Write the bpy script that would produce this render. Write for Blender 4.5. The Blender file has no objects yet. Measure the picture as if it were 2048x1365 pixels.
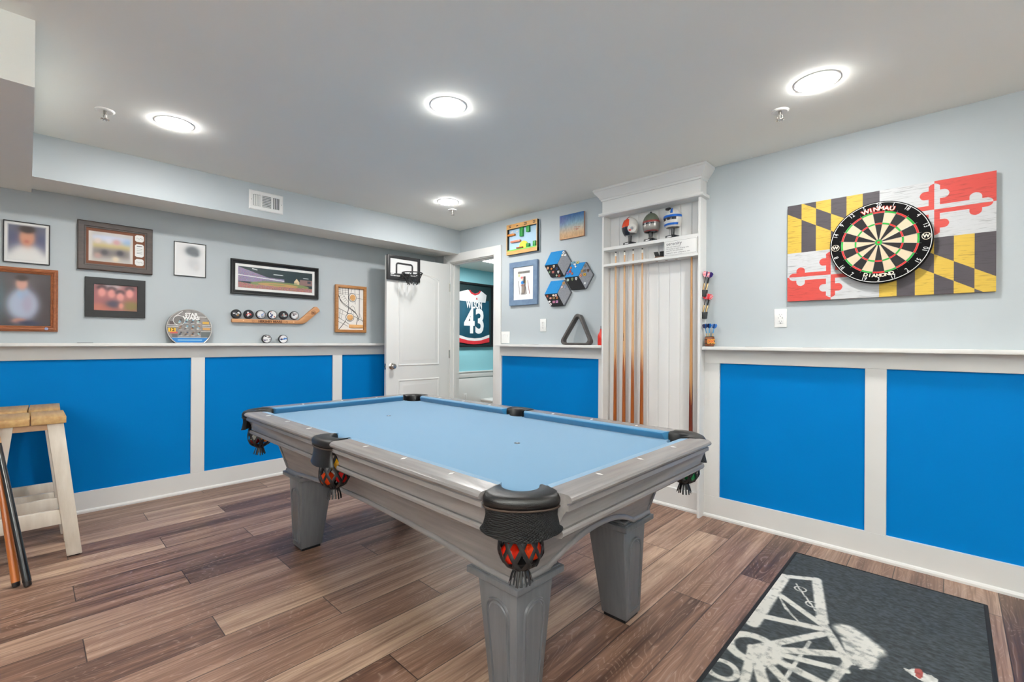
import bpy, bmesh, math, random
import numpy as np
from math import sin, cos, pi, radians, sqrt, atan2
from mathutils import Vector, Matrix
random.seed(7)
LIGHTS = [(1.21, -2.735), (2.50, -1.80), (3.94, -0.762), (1.19, -0.759)]
S = bpy.context.scene
COL = S.collection

# ------------------------------------------------------------------ helpers
def lin(c):
    return tuple(((x / 255.0) / 12.92 if x / 255.0 <= 0.04045 else ((x / 255.0 + 0.055) / 1.055) ** 2.4) for x in c[:3])

def lin_np(a):
    a = np.clip(np.asarray(a, float), 0, 255) / 255.0
    return np.where(a <= 0.04045, a / 12.92, ((a + 0.055) / 1.055) ** 2.4)

_M = {}
def mat(name, rgb=(200, 200, 200), rough=0.5, metal=0.0, var=0.0, vscale=20.0, stretch=(1, 1, 1), bump=0.0, bscale=200.0,
        rgb2=None, coat=0.0, sheen=0.0, detail=4.0, spec=None):
    """procedural principled material: base colour with object-space noise variation and an optional bump"""
    if name in _M:
        return _M[name]
    m = bpy.data.materials.new(name); m.use_nodes = True
    nt = m.node_tree; b = nt.nodes['Principled BSDF']
    b.inputs['Roughness'].default_value = rough; b.inputs['Metallic'].default_value = metal
    if spec is not None: b.inputs['Specular IOR Level'].default_value = spec
    if coat: b.inputs['Coat Weight'].default_value = coat; b.inputs['Coat Roughness'].default_value = 0.12
    if sheen: b.inputs['Sheen Weight'].default_value = sheen; b.inputs['Sheen Roughness'].default_value = 0.5
    c1 = lin(rgb)
    tc = nt.nodes.new('ShaderNodeTexCoord'); mp = nt.nodes.new('ShaderNodeMapping')
    mp.inputs['Scale'].default_value = stretch
    nt.links.new(tc.outputs['Object'], mp.inputs['Vector'])
    ns = nt.nodes.new('ShaderNodeTexNoise'); ns.inputs['Scale'].default_value = vscale; ns.inputs['Detail'].default_value = detail
    nt.links.new(mp.outputs['Vector'], ns.inputs['Vector'])
    rp = nt.nodes.new('ShaderNodeValToRGB')
    if rgb2 is None:
        a = tuple(max(0, x * (1 - var)) for x in c1); z = tuple(min(1, x * (1 + var)) for x in c1)
    else:
        a = lin(rgb2); z = c1
    rp.color_ramp.elements[0].position = 0.3; rp.color_ramp.elements[1].position = 0.7
    rp.color_ramp.elements[0].color = (*a, 1); rp.color_ramp.elements[1].color = (*z, 1)
    nt.links.new(ns.outputs['Fac'], rp.inputs['Fac']); nt.links.new(rp.outputs['Color'], b.inputs['Base Color'])
    if bump:
        n2 = nt.nodes.new('ShaderNodeTexNoise'); n2.inputs['Scale'].default_value = bscale
        nt.links.new(mp.outputs['Vector'], n2.inputs['Vector'])
        bp = nt.nodes.new('ShaderNodeBump'); bp.inputs['Strength'].default_value = bump; bp.inputs['Distance'].default_value = 0.002
        nt.links.new(n2.outputs['Fac'], bp.inputs['Height']); nt.links.new(bp.outputs['Normal'], b.inputs['Normal'])
    _M[name] = m
    return m

def painted(name, rough=0.5, grain=0.0, coat=0.0, gscale=(1, 1, 14)):
    """material that reads the printed colours stored on the mesh, optionally weathered by a procedural wood grain"""
    if name in _M: return _M[name]
    m = bpy.data.materials.new(name); m.use_nodes = True
    nt = m.node_tree; b = nt.nodes['Principled BSDF']; b.inputs['Roughness'].default_value = rough
    if coat: b.inputs['Coat Weight'].default_value = coat; b.inputs['Coat Roughness'].default_value = 0.05
    at = nt.nodes.new('ShaderNodeAttribute'); at.attribute_name = 'Col'
    if grain:
        tc = nt.nodes.new('ShaderNodeTexCoord'); mp = nt.nodes.new('ShaderNodeMapping'); mp.inputs['Scale'].default_value = gscale
        nt.links.new(tc.outputs['Object'], mp.inputs['Vector'])
        ns = nt.nodes.new('ShaderNodeTexNoise'); ns.inputs['Scale'].default_value = 9.0; ns.inputs['Detail'].default_value = 9.0
        ns.inputs['Distortion'].default_value = 0.8
        nt.links.new(mp.outputs['Vector'], ns.inputs['Vector'])
        rp = nt.nodes.new('ShaderNodeValToRGB')
        rp.color_ramp.elements[0].position = 0.30; rp.color_ramp.elements[0].color = (1 - grain,) * 3 + (1,)
        rp.color_ramp.elements[1].position = 0.46; rp.color_ramp.elements[1].color = (1, 1, 1, 1)
        nt.links.new(ns.outputs['Fac'], rp.inputs['Fac'])
        mx = nt.nodes.new('ShaderNodeMixRGB'); mx.blend_type = 'MULTIPLY'; mx.inputs[0].default_value = 1
        nt.links.new(at.outputs['Color'], mx.inputs[1]); nt.links.new(rp.outputs['Color'], mx.inputs[2])
        nt.links.new(mx.outputs[0], b.inputs['Base Color'])
    else:
        nt.links.new(at.outputs['Color'], b.inputs['Base Color'])
    _M[name] = m
    return m

def emit(name, rgb, strength):
    if name in _M: return _M[name]
    m = bpy.data.materials.new(name); m.use_nodes = True
    b = m.node_tree.nodes['Principled BSDF']
    b.inputs['Base Color'].default_value = (*lin(rgb), 1)
    b.inputs['Emission Color'].default_value = (*lin(rgb), 1); b.inputs['Emission Strength'].default_value = strength
    _M[name] = m
    return m

class MB:
    """collects boxes, prisms, tubes and lathes into ONE mesh object"""
    def __init__(s): s.v = []; s.f = []; s.c = []; s.mi = []; s.cur = 0
    def add(s, vs, fs, col=None):
        o = len(s.v); s.v += [tuple(p) for p in vs]; s.f += [tuple(i + o for i in q) for q in fs]
        s.mi += [s.cur] * len(fs); s.c += [col] * len(fs)
        return s
    def box(s, x0, x1, y0, y1, z0, z1, col=None):
        vs = [(x0, y0, z0), (x1, y0, z0), (x1, y1, z0), (x0, y1, z0), (x0, y0, z1), (x1, y0, z1), (x1, y1, z1), (x0, y1, z1)]
        return s.add(vs, [(0, 3, 2, 1), (4, 5, 6, 7), (0, 1, 5, 4), (1, 2, 6, 5), (2, 3, 7, 6), (3, 0, 4, 7)], col)
    def hexa(s, bot, top, col=None):
        return s.add(list(bot) + list(top), [(0, 3, 2, 1), (4, 5, 6, 7), (0, 1, 5, 4), (1, 2, 6, 5), (2, 3, 7, 6), (3, 0, 4, 7)], col)
    def loft(s, rings, closed=True, loop=False, caps=True, col=None):
        n = len(rings[0]); vs = [p for r in rings for p in r]; fs = []
        R = len(rings)
        for i in range(R if loop else R - 1):
            a = i * n; b = ((i + 1) % R) * n
            for j in range(n if closed else n - 1):
                k = (j + 1) % n
                fs.append((a + j, a + k, b + k, b + j))
        if caps and closed and not loop:
            fs.append(tuple(reversed(range(n)))); fs.append(tuple((R - 1) * n + j for j in range(n)))
        return s.add(vs, fs, col)
    def cyl(s, p0, p1, r0, r1=None, n=16, col=None):
        r1 = r0 if r1 is None else r1
        p0 = Vector(p0); p1 = Vector(p1); d = (p1 - p0).normalized()
        a = d.orthogonal().normalized(); b = d.cross(a)
        return s.loft([[p + (a * cos(t) + b * sin(t)) * r for t in [2 * pi * i / n for i in range(n)]] for p, r in ((p0, r0), (p1, r1))], col=col)
    def lathe(s, prof, n=24, o=(0, 0, 0), axis='z', col=None):
        rings = []
        for r, h in prof:
            ring = []
            for i in range(n):
                t = 2 * pi * i / n; x, y = r * cos(t), r * sin(t)
                p = {'z': (x, y, h), 'y': (x, -h, y), 'x': (h, x, y)}[axis]
                ring.append((p[0] + o[0], p[1] + o[1], p[2] + o[2]))
            rings.append(ring)
        return s.loft(rings, col=col)
    def prism(s, poly, d0, d1, plane='xz', col=None):
        def P(a, b, d): return {'xz': (a, d, b), 'xy': (a, b, d), 'yz': (d, a, b)}[plane]
        n = len(poly)
        vs = [P(a, b, d0) for a, b in poly] + [P(a, b, d1) for a, b in poly]
        fs = [tuple(range(n)), tuple(reversed(range(n, 2 * n)))] + [(i, (i + 1) % n, n + (i + 1) % n, n + i) for i in range(n)]
        return s.add(vs, fs, col)
    def tube(s, path, r, n=8, loop=False, flat=None, nrm=None, col=None):
        P = [Vector(p) for p in path]; N = len(P); rings = []
        up = None
        for i in range(N):
            t = (P[(i + 1) % N] - P[i - 1]) if loop else (P[min(i + 1, N - 1)] - P[max(i - 1, 0)])
            t.normalize()
            if nrm is not None:
                a = Vector(nrm[i]); a = (a - t * a.dot(t)).normalized()
            elif up is None: a = t.orthogonal().normalized()
            else: a = (up - t * up.dot(t)).normalized()
            up = a; b = t.cross(a)
            ri = r[i] if isinstance(r, (list, tuple)) else r
            fa, fb = (ri, ri) if flat is None else (flat[0], flat[1])
            rings.append([P[i] + a * fa * cos(q) + b * fb * sin(q) for q in [2 * pi * k / n + pi / n for k in range(n)]])
        return s.loft(rings, loop=loop, col=col)
    def sphere(s, c, r, nu=16, nv=10, sc=(1, 1, 1), col=None):
        rings = []
        for j in range(1, nv):
            t = pi * j / nv
            rings.append([(c[0] + sc[0] * r * sin(t) * cos(2 * pi * i / nu), c[1] + sc[1] * r * sin(t) * sin(2 * pi * i / nu), c[2] - sc[2] * r * cos(t)) for i in range(nu)])
        n = nu; vs = [p for q in rings for p in q]; fs = []
        for i in range(len(rings) - 1):
            for j in range(n): fs.append((i * n + j, i * n + (j + 1) % n, (i + 1) * n + (j + 1) % n, (i + 1) * n + j))
        vs += [(c[0], c[1], c[2] - sc[2] * r), (c[0], c[1], c[2] + sc[2] * r)]; k = len(vs)
        for j in range(n):
            fs.append((k - 2, (j + 1) % n, j)); o = (len(rings) - 1) * n; fs.append((k - 1, o + j, o + (j + 1) % n))
        return s.add(vs, fs, col)
    def text(s, txt, size, x=0, z=0, y=0, sx=1.0, align='CENTER', depth=0.0006, bold=0.0, rot=0.0, shear=0.0, col=None, res=3):
        """lettering in the local x/z plane, front towards -y"""
        cu = bpy.data.curves.new('t', 'FONT'); cu.body = txt; cu.size = size; cu.align_x = align; cu.align_y = 'CENTER'
        cu.offset = bold; cu.extrude = 0; cu.shear = shear; cu.resolution_u = res
        ob = bpy.data.objects.new('t', cu)
        me = bpy.data.meshes.new_from_object(ob)
        vs = []
        for v in me.vertices:
            a, b = v.co.x * sx, v.co.y
            vs.append((x + a * cos(rot) - b * sin(rot), z + a * sin(rot) + b * cos(rot)))
        n = len(vs); fs = [tuple(p.vertices) for p in me.polygons]
        s.add([(a, y - depth, b) for a, b in vs], fs, col)
        bpy.data.objects.remove(ob); bpy.data.curves.remove(cu); bpy.data.meshes.remove(me)
        return s
    def build(s, name, m, parent=None, loc=(0, 0, 0), rot=(0, 0, 0), bevel=0.0, seg=2, smooth=True, angle=35, recalc=True):
        me = bpy.data.meshes.new(name)
        bm = bmesh.new()
        vv = [bm.verts.new(p) for p in s.v]
        lay = bm.loops.layers.float_color.new('Col') if any(c is not None for c in s.c) else None
        for q, mi, c in zip(s.f, s.mi, s.c):
            try: f = bm.faces.new([vv[i] for i in q])
            except ValueError: continue
            f.material_index = mi
            if lay is not None:
                cc = (*lin(c or (128, 128, 128)), 1)
                for l in f.loops: l[lay] = cc
        if recalc: bmesh.ops.recalc_face_normals(bm, faces=bm.faces)
        if bevel:
            es = [e for e in bm.edges if len(e.link_faces) == 2 and e.calc_face_angle(0) > radians(30)]
            bmesh.ops.bevel(bm, geom=es, offset=bevel, segments=seg, affect='EDGES', profile=0.5, clamp_overlap=True)
        if smooth:
            for f in bm.faces: f.smooth = True
        bm.to_mesh(me); bm.free()
        if smooth: me.set_sharp_from_angle(angle=radians(angle))
        for mm in (m if isinstance(m, (list, tuple)) else [m]): me.materials.append(mm)
        return link(name, me, parent, loc, rot)

def link(name, data, parent=None, loc=(0, 0, 0), rot=(0, 0, 0)):
    o = bpy.data.objects.new(name, data); COL.objects.link(o)
    o.location = loc; o.rotation_euler = rot
    if parent is not None: o.parent = parent
    return o

def tag(o, label, cat, group=None, kind=None):
    o['label'] = label; o['category'] = cat
    if group: o['group'] = group
    if kind: o['kind'] = kind
    return o

def thing(name, label, cat, loc=(0, 0, 0), rz=0.0, group=None, rot=None):
    return tag(link(name, None, None, loc, rot if rot is not None else (0, 0, rz)), label, cat, group)

def struct(o):
    o['kind'] = 'structure'; return o

def dup(o, parent=None):
    c = o.copy(); COL.objects.link(c)
    if parent is not None: c.parent = parent
    for ch in list(o.children): dup(ch, c)
    return c

def canvas(w, h, nu, nv, fn, y=0.0, flat=False):
    """mesh grid in the local x/z plane facing -y (x 0..w, z 0..h) with printed colours fn(U,V)->(n,3) sRGB"""
    if flat:
        u = (np.arange(nu) + 0.5) / nu; v = (np.arange(nv) + 0.5) / nv
    else:
        u = np.linspace(0, 1, nu + 1); v = np.linspace(0, 1, nv + 1)
    U, V = np.meshgrid(u, v)
    colr = lin_np(fn(U.ravel(), V.ravel()))
    gu = np.linspace(0, w, nu + 1); gv = np.linspace(0, h, nv + 1)
    GU, GV = np.meshgrid(gu, gv)
    co = np.stack([GU.ravel(), np.full(GU.size, y), GV.ravel()], 1).astype(np.float32)
    i = np.arange(nu); j = np.arange(nv); I, J = np.meshgrid(i, j)
    a = (J * (nu + 1) + I).ravel()
    fs = np.stack([a, a + 1, a + nu + 2, a + nu + 1], 1).astype(np.int32)
    me = bpy.data.meshes.new('canvas')
    me.vertices.add(len(co)); me.vertices.foreach_set('co', co.ravel())
    me.loops.add(fs.size); me.loops.foreach_set('vertex_index', fs.ravel())
    me.polygons.add(len(fs)); me.polygons.foreach_set('loop_start', np.arange(0, fs.size, 4, dtype=np.int32))
    me.update(calc_edges=True)
    at = me.color_attributes.new('Col', 'FLOAT_COLOR', 'CORNER' if flat else 'POINT')
    rgba = np.ones((len(colr), 4), np.float32); rgba[:, :3] = colr
    if flat: rgba = np.repeat(rgba, 4, axis=0)
    at.data.foreach_set('color', rgba.ravel())
    return me

def base(U, col): return np.tile(np.array(col, float), (len(U), 1))
def blob(I, U, V, cx, cy, sx, sy, col, p=2.0, k=1.0):
    d = (((U - cx) / sx) ** 2 + ((V - cy) / sy) ** 2)
    a = (k / (1 + d ** p))[:, None]
    I[:] = I * (1 - a) + np.array(col, float) * a
def rect(I, U, V, x0, x1, y0, y1, col, soft=0.0):
    if soft:
        g = lambda t: 1 / (1 + np.exp(-t / soft))
        a = (g(U - x0) * g(x1 - U) * g(V - y0) * g(y1 - V))[:, None]
    else:
        a = ((U >= x0) & (U <= x1) & (V >= y0) & (V <= y1)).astype(float)[:, None]
    I[:] = I * (1 - a) + np.array(col, float) * a
_rng = np.random.default_rng(3)
def noise_img(U, V, fx, fy, seed=0):
    """cheap value noise in 0..1"""
    r = np.random.default_rng(seed); T = r.random((64, 64))
    x = U * fx; y = V * fy; xi = np.floor(x).astype(int); yi = np.floor(y).astype(int); xf = x - xi; yf = y - yi
    xf = xf * xf * (3 - 2 * xf); yf = yf * yf * (3 - 2 * yf)
    g = lambda a, b: T[a % 64, b % 64]
    return (g(xi, yi) * (1 - xf) + g(xi + 1, yi) * xf) * (1 - yf) + (g(xi, yi + 1) * (1 - xf) + g(xi + 1, yi + 1) * xf) * yf

def frame_ring(w, h, b, d, y0, prof=None):
    """mitred picture frame, outer size w x h (x 0..w, z 0..h), bar width b, from y0 (wall side) to y0-d (front)"""
    mb = MB()
    prof = prof or [(0, 0), (0, 1), (1, 1), (1, 0)]
    rings = []
    for (cx, cz, sx, sz) in ((0, 0, 1, 1), (w, 0, -1, 1), (w, h, -1, -1), (0, h, 1, -1)):
        rings.append([(cx + sx * t * b, y0 - e * d, cz + sz * t * b) for t, e in prof])
    return mb.loft(rings, loop=True, caps=False)

def wall_thing(name, label, cat, wall, u, z, off=0.0, group=None):
    """local x runs to the viewer's right along the wall, -y points into the room"""
    if wall == 'L': return thing(name, label, cat, (off, u, z), pi / 2, group)
    if wall == 'J': return thing(name, label, cat, (-1.5 + off, u, z), pi / 2, group)
    return thing(name, label, cat, (u, -off, z), 0, group)
# ------------------------------------------------------------------ materials of the room
WALL = mat('wall_paint', (182, 190, 194), 0.55, var=0.012, vscale=3)
BLUE = mat('blue_paint', (0, 116, 186), 0.6, var=0.015, vscale=4, spec=0.06)
TRIM = mat('white_trim_paint', (226, 226, 224), 0.35, var=0.01, vscale=5)
CEIL = mat('ceiling_paint', (243, 244, 238), 0.9, var=0.008, vscale=2, bump=0.05, bscale=300)
TEAL = mat('bath_wall_paint', (150, 212, 224), 0.6, var=0.01, vscale=3)
BLACK = mat('black_plastic', (20, 20, 22), 0.4, var=0.1)
WHITE = mat('white_plastic', (232, 232, 230), 0.3, var=0.01)
CHROME = mat('satin_nickel', (190, 185, 178), 0.25, metal=1.0, var=0.03)

def floor_material():
    m = bpy.data.materials.new('wood_plank_floor'); m.use_nodes = True
    nt = m.node_tree; N = nt.nodes; Lk = nt.links; b = N['Principled BSDF']
    tc = N.new('ShaderNodeTexCoord'); sp = N.new('ShaderNodeSeparateXYZ'); Lk.new(tc.outputs['Object'], sp.inputs[0])
    def M(op, a, c=None, d=None):
        n = N.new('ShaderNodeMath'); n.operation = op
        for i, q in enumerate((a, c, d)):
            if q is None: continue
            if isinstance(q, (int, float)): n.inputs[i].default_value = q
            else: Lk.new(q, n.inputs[i])
        return n.outputs[0]
    X, Y = sp.outputs[0], sp.outputs[1]
    W, LN = 0.1935, 1.215
    rx = M('DIVIDE', M('SUBTRACT', X, 0.119), W); row = M('FLOOR', rx); fx = M('FRACT', rx)
    m3 = M('FLOORED_MODULO', M('SUBTRACT', row, 1), 3)
    ry = M('DIVIDE', M('SUBTRACT', M('ADD', Y, 2.74), M('MULTIPLY', m3, 0.405)), LN); pl = M('FLOOR', ry); fy = M('FRACT', ry)
    wn = N.new('ShaderNodeTexWhiteNoise'); wn.noise_dimensions = '2D'
    cb = N.new('ShaderNodeCombineXYZ'); Lk.new(row, cb.inputs[0]); Lk.new(pl, cb.inputs[1]); Lk.new(cb.outputs[0], wn.inputs['Vector'])
    R = wn.outputs['Value']
    # streaky grain running along y, shifted per plank
    c2 = N.new('ShaderNodeCombineXYZ')
    Lk.new(M('ADD', M('MULTIPLY', X, 1.0), M('MULTIPLY', R, 37.0)), c2.inputs[0]); Lk.new(M('MULTIPLY', Y, 0.040), c2.inputs[1]); Lk.new(M('MULTIPLY', R, 11.0), c2.inputs[2])
    n1 = N.new('ShaderNodeTexNoise'); n1.inputs['Scale'].default_value = 17; n1.inputs['Detail'].default_value = 3; n1.inputs['Roughness'].default_value = 0.55
    Lk.new(c2.outputs[0], n1.inputs['Vector'])
    n2 = N.new('ShaderNodeTexNoise'); n2.inputs['Scale'].default_value = 95; n2.inputs['Detail'].default_value = 5; n2.inputs['Distortion'].default_value = 0.6
    Lk.new(c2.outputs[0], n2.inputs['Vector'])
    # cathedral figure
    c3 = N.new('ShaderNodeCombineXYZ')
    Lk.new(M('ADD', X, M('MULTIPLY', R, 23.0)), c3.inputs[0]); Lk.new(M('MULTIPLY', Y, 0.28), c3.inputs[1]); Lk.new(R, c3.inputs[2])
    n3 = N.new('ShaderNodeTexNoise'); n3.inputs['Scale'].default_value = 7; n3.inputs['Detail'].default_value = 1.5; n3.inputs['Distortion'].default_value = 0.5
    Lk.new(c3.outputs[0], n3.inputs['Vector'])
    rings = M('FRACT', M('MULTIPLY', n3.outputs['Fac'], 24.0))
    ringl = M('SMOOTH_MIN', M('MULTIPLY', M('ABSOLUTE', M('SUBTRACT', rings, 0.5)), 2.0), 1.0, 0.1)
    line = M('MULTIPLY', M('POWER', ringl, 8.0), M('GREATER_THAN', n2.outputs['Fac'], 0.50))
    # colour: mix of streak noise and plank tone
    t = M('ADD', M('MULTIPLY', n1.outputs['Fac'], 0.80), M('ADD', M('MULTIPLY', R, 0.36), M('MULTIPLY', n2.outputs['Fac'], 0.14)))
    rp = N.new('ShaderNodeValToRGB'); e = rp.color_ramp.elements
    stops = [(0.36, (78, 54, 42)), (0.50, (108, 78, 63)), (0.62, (136, 103, 85)), (0.76, (158, 126, 107)), (0.95, (196, 166, 142))]
    e[0].position, e[0].color = stops[0][0], (*lin(stops[0][1]), 1)
    e[1].position, e[1].color = stops[1][0], (*lin(stops[1][1]), 1)
    for p, c in stops[2:]:
        q = e.new(p); q.color = (*lin(c), 1)
    Lk.new(t, rp.inputs['Fac'])
    mx = N.new('ShaderNodeMixRGB'); mx.blend_type = 'MIX'; Lk.new(M('MULTIPLY', line, 0.30), mx.inputs[0])
    Lk.new(rp.outputs['Color'], mx.inputs[1]); mx.inputs[2].default_value = (*lin((214, 192, 178)), 1)
    # fine dark pores
    mx2 = N.new('ShaderNodeMixRGB'); mx2.blend_type = 'MULTIPLY'; mx2.inputs[0].default_value = 0.55
    r2 = N.new('ShaderNodeValToRGB'); r2.color_ramp.elements[0].position = 0.36; r2.color_ramp.elements[0].color = (0.45, 0.42, 0.4, 1); r2.color_ramp.elements[1].position = 0.52
    Lk.new(n2.outputs['Fac'], r2.inputs['Fac']); Lk.new(mx.outputs[0], mx2.inputs[1]); Lk.new(r2.outputs['Color'], mx2.inputs[2])
    # seams
    ex = M('MINIMUM', fx, M('SUBTRACT', 1.0, fx)); ey = M('MULTIPLY', M('MINIMUM', fy, M('SUBTRACT', 1.0, fy)), LN / W)
    seam = M('LESS_THAN', M('MINIMUM', ex, ey), 0.0100)
    mx3 = N.new('ShaderNodeMixRGB'); mx3.blend_type = 'MIX'; Lk.new(M('MULTIPLY', seam, 0.88), mx3.inputs[0])
    Lk.new(mx2.outputs[0], mx3.inputs[1]); mx3.inputs[2].default_value = (*lin((38, 27, 23)), 1)
    Lk.new(mx3.outputs[0], b.inputs['Base Color'])
    b.inputs['Roughness'].default_value = 0.42
    bp = N.new('ShaderNodeBump'); bp.inputs['Strength'].default_value = 0.25; bp.inputs['Distance'].default_value = 0.0015
    Lk.new(M('SUBTRACT', n2.outputs['Fac'], M('MULTIPLY', seam, 0.8)), bp.inputs['Height']); Lk.new(bp.outputs['Normal'], b.inputs['Normal'])
    return m

# ------------------------------------------------------------------ room shell
struct(MB().box(-1.7, 6.6, -5.6, 3.6, -0.08, 0).build('floor', floor_material(), smooth=False))
struct(MB().box(-1.7, 6.6, -5.6, 3.6, 2.44, 2.52).build('ceiling', CEIL, smooth=False))
struct(MB().box(-0.12, 0, -5.6, 0.0, 0, 2.44).build('wall_left', WALL, smooth=False))
DX0, DX1, DZ = 0.285, 1.005, 2.10
struct(MB().box(-0.12, DX0, 0, 0.12, 0, 2.44).box(DX0, DX1, 0, 0.12, DZ, 2.44).box(DX1, 6.6, 0, 0.12, 0, 2.44).build('wall_back', WALL, smooth=False))
struct(MB().box(6.5, 6.6, -5.6, 0, 0, 2.44).build('wall_right', WALL, smooth=False))
struct(MB().box(-0.12, 6.6, -5.7, -5.6, 0, 2.44).build('wall_front', WALL, smooth=False))
# room beyond the door
struct(MB().box(-1.62, -1.5, 0.0, 3.6, 0, 2.44).build('wall_far', TEAL, smooth=False))
struct(MB().box(-1.5, 2.6, 3.5, 3.6, 0, 2.44).box(2.5, 2.6, 0.12, 3.5, 0, 2.44).build('wall_beyond', TEAL, smooth=False))
struct(MB().box(-1.5, -1.488, 0.12, 3.5, 0, 0.60).box(-1.5, -1.48, 0.12, 3.5, 0.605, 0.703).box(-1.5, -1.47, 0.12, 3.5, 0.69, 0.71).build('trim_beyond', TRIM, bevel=0.002))
# dropped soffit along the left wall and the lower ceiling at its near end
so = MB()
a = [(0.0, 2.205), (0.449, 2.179), (0.449, 2.44), (0.0, 2.44)]
so.prism(a, -3.29, 0.0, 'xz'); so.mi[:] = [1] * len(so.mi)
for i, q in enumerate(so.f):
    if all(abs(so.v[k][0] - 0.449) < 1e-6 for k in q): so.mi[i] = 0
struct(so.build('ceiling_soffit', [WALL, CEIL], smooth=False))
struct(MB().box(0, 1.842, -5.6, -3.29, 2.182, 2.44).build('ceiling_bulkhead', CEIL, smooth=False))

# ------------------------------------------------------------------ wainscot
def stiles(y_list, z0=0.147, z1=1.072):
    mb = MB()
    for y0, y1 in y_list: mb.box(y0, y1, -0.020, 0, z0, z1)
    return mb
# left wall (built in wall-local x, facing -y, then turned)
RL = (0, 0, pi / 2)
struct(MB().box(-5.6, -0.02, -0.004, 0, 0.0, 1.165).build('wall_left_panel', BLUE, rot=RL, smooth=False))
mb = stiles([(-5.6, -4.73), (-3.565, -3.471), (-2.404, -2.311), (-1.242, -1.147), (-0.085, -0.02)])
mb.box(-5.6, -0.02, -0.020, 0, 1.072, 1.165)
struct(mb.build('trim_1', TRIM, rot=RL, bevel=0.0015, seg=1))
def base_prof(o=0.022):
    return [(0, 0), (-o - 0.012, 0), (-o - 0.012, 0.012), (-o - 0.008, 0.020), (-o, 0.024), (-o, 0.147), (0, 0.147)]
struct(MB().prism([(p[0], p[1]) for p in base_prof()], -5.6, -0.02, 'yz').build('baseboard_left', TRIM, rot=RL, smooth=False))
struct(MB().box(-5.6, -0.02, -0.100, 0, 1.165, 1.187).build('trim_2', TRIM, rot=RL, bevel=0.002))
# back wall
for k, (x0, x1) in enumerate(((1.108, 2.354), (3.143, 6.5))):
    struct(MB().box(x0, x1, -0.004, 0, 0.0, 1.165).build('wall_back_panel', BLUE, smooth=False))
    mb = stiles([(1.108, 1.122), (2.268, 2.354)] if k == 0 else [(3.143, 3.245), (4.045, 4.141), (4.94, 5.036), (5.835, 5.93)])
    mb.box(x0, x1, -0.020, 0, 1.072, 1.165)
    struct(mb.build('trim_%d' % (3 + 2 * k), TRIM, bevel=0.0015, seg=1))
    struct(MB().box(x0 + (0.0 if k == 0 else 0.012), x1 - (0.01 if k == 0 else 0.0), -0.100, 0, 1.165, 1.187).build('trim_%d' % (4 + 2 * k), TRIM, bevel=0.002))
    struct(MB().prism([(p[0], p[1]) for p in base_prof()], x0, x1, 'yz').build('baseboard_back', TRIM, smooth=False))
# door casing and jamb
mb = MB()
mb.prism([(DX1, 0), (DX1 + 0.103, 0), (DX1 + 0.103, 2.19), (DX1, 2.10)], -0.02, 0)
mb.prism([(DX0 - 0.103, 0), (DX0, 0), (DX0, 2.10), (DX0 - 0.103, 2.19)], -0.02, 0)
mb.prism([(DX0, 2.10), (DX1, 2.10), (DX1 + 0.103, 2.19), (DX0 - 0.103, 2.19)], -0.02, 0)
struct(mb.build('trim_7', TRIM, bevel=0.0025))
mb = MB().box(DX0 - 0.001, DX0 + 0.008, -0.004, 0.13, 0, 2.10).box(DX1 - 0.008, DX1 + 0.001, -0.004, 0.13, 0, 2.10).box(DX0, DX1, -0.004, 0.13, 2.092, 2.101)
mb.box(DX0 + 0.008, DX0 + 0.02, 0.04, 0.075, 0, 2.09).box(DX1 - 0.02, DX1 - 0.008, 0.04, 0.075, 0, 2.09).box(DX0, DX1, 0.04, 0.075, 2.08, 2.092)
struct(mb.build('trim_8', TRIM, bevel=0.001, seg=1))

# ------------------------------------------------------------------ door, opened against the left wall
door = struct(link('door_1', None, None, (0.296, -0.026, 0), (0, 0, radians(-90))))
DW, DT = 0.795, 0.036          # local x: from hinge to free edge, front towards -y ... turned so the front looks into the room
def door_panel_outline(x0, x1, z0, z1, arch):
    p = [(x0, z0), (x1, z0), (x1, z1)]
    if arch:
        n = 14
        for i in range(1, n):
            t = i / n; p.append((x1 + (x0 - x1) * t, z1 + arch * (1 - abs(2 * t - 1) ** 2.2)))
    p.append((x0, z1)); return p
slab = MB().box(0, DW, -DT, 0, 0.012, 2.078)
struct(slab.build('door_slab', TRIM, door, bevel=0.0015, seg=1))
def raised_front(x0, x1, z0, z1, arch, nm):
    mb = MB(); o = door_panel_outline(x0, x1, z0, z1, arch); cx, cz = (x0 + x1) / 2, (z0 + z1) / 2
    def ins(d): return [(cx + (a - cx) * (1 - d / ((x1 - x0) / 2)), cz + (b - cz) * (1 - d / ((z1 - z0) / 2))) for a, b in o]
    rings = [[(a, y, b) for a, b in ins(d)] for d, y in ((0.0, 0.0), (0.006, 0.0065), (0.014, 0.005), (0.020, 0.0008), (0.034, 0.0012), (0.060, 0.0068))]
    mb.loft(rings, caps=False); n = len(rings[-1]); mb.add(rings[-1], [tuple(range(n))])
    struct(mb.build(nm, TRIM, door, angle=20))
raised_front(0.135, 0.660, 0.955, 1.880, 0.062, 'door_panel')
raised_front(0.135, 0.660, 0.250, 0.815, 0.0, 'door_panel')
mb = MB()
mb.lathe([(0.0, 0.0), (0.030, 0.0), (0.032, -0.004), (0.024, -0.010), (0.012, -0.014), (0.011, -0.026), (0.020, -0.034), (0.027, -0.044), (0.027, -0.052), (0.020, -0.060), (0.0, -0.062)], 28, (DW - 0.060, 0.0, 0.957), 'y')
mb.cyl((DW - 0.060, 0.060, 0.957), (DW - 0.060, 0.064, 0.957), 0.006, 0.005, 12)
struct(mb.build('door_handle', CHROME, door))
struct(MB().box(DW, DW + 0.002, -0.028, -0.008, 0.925, 0.985).box(DW, DW + 0.012, -0.024, -0.012, 0.945, 0.965).build('door_latch', CHROME, door))
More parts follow.
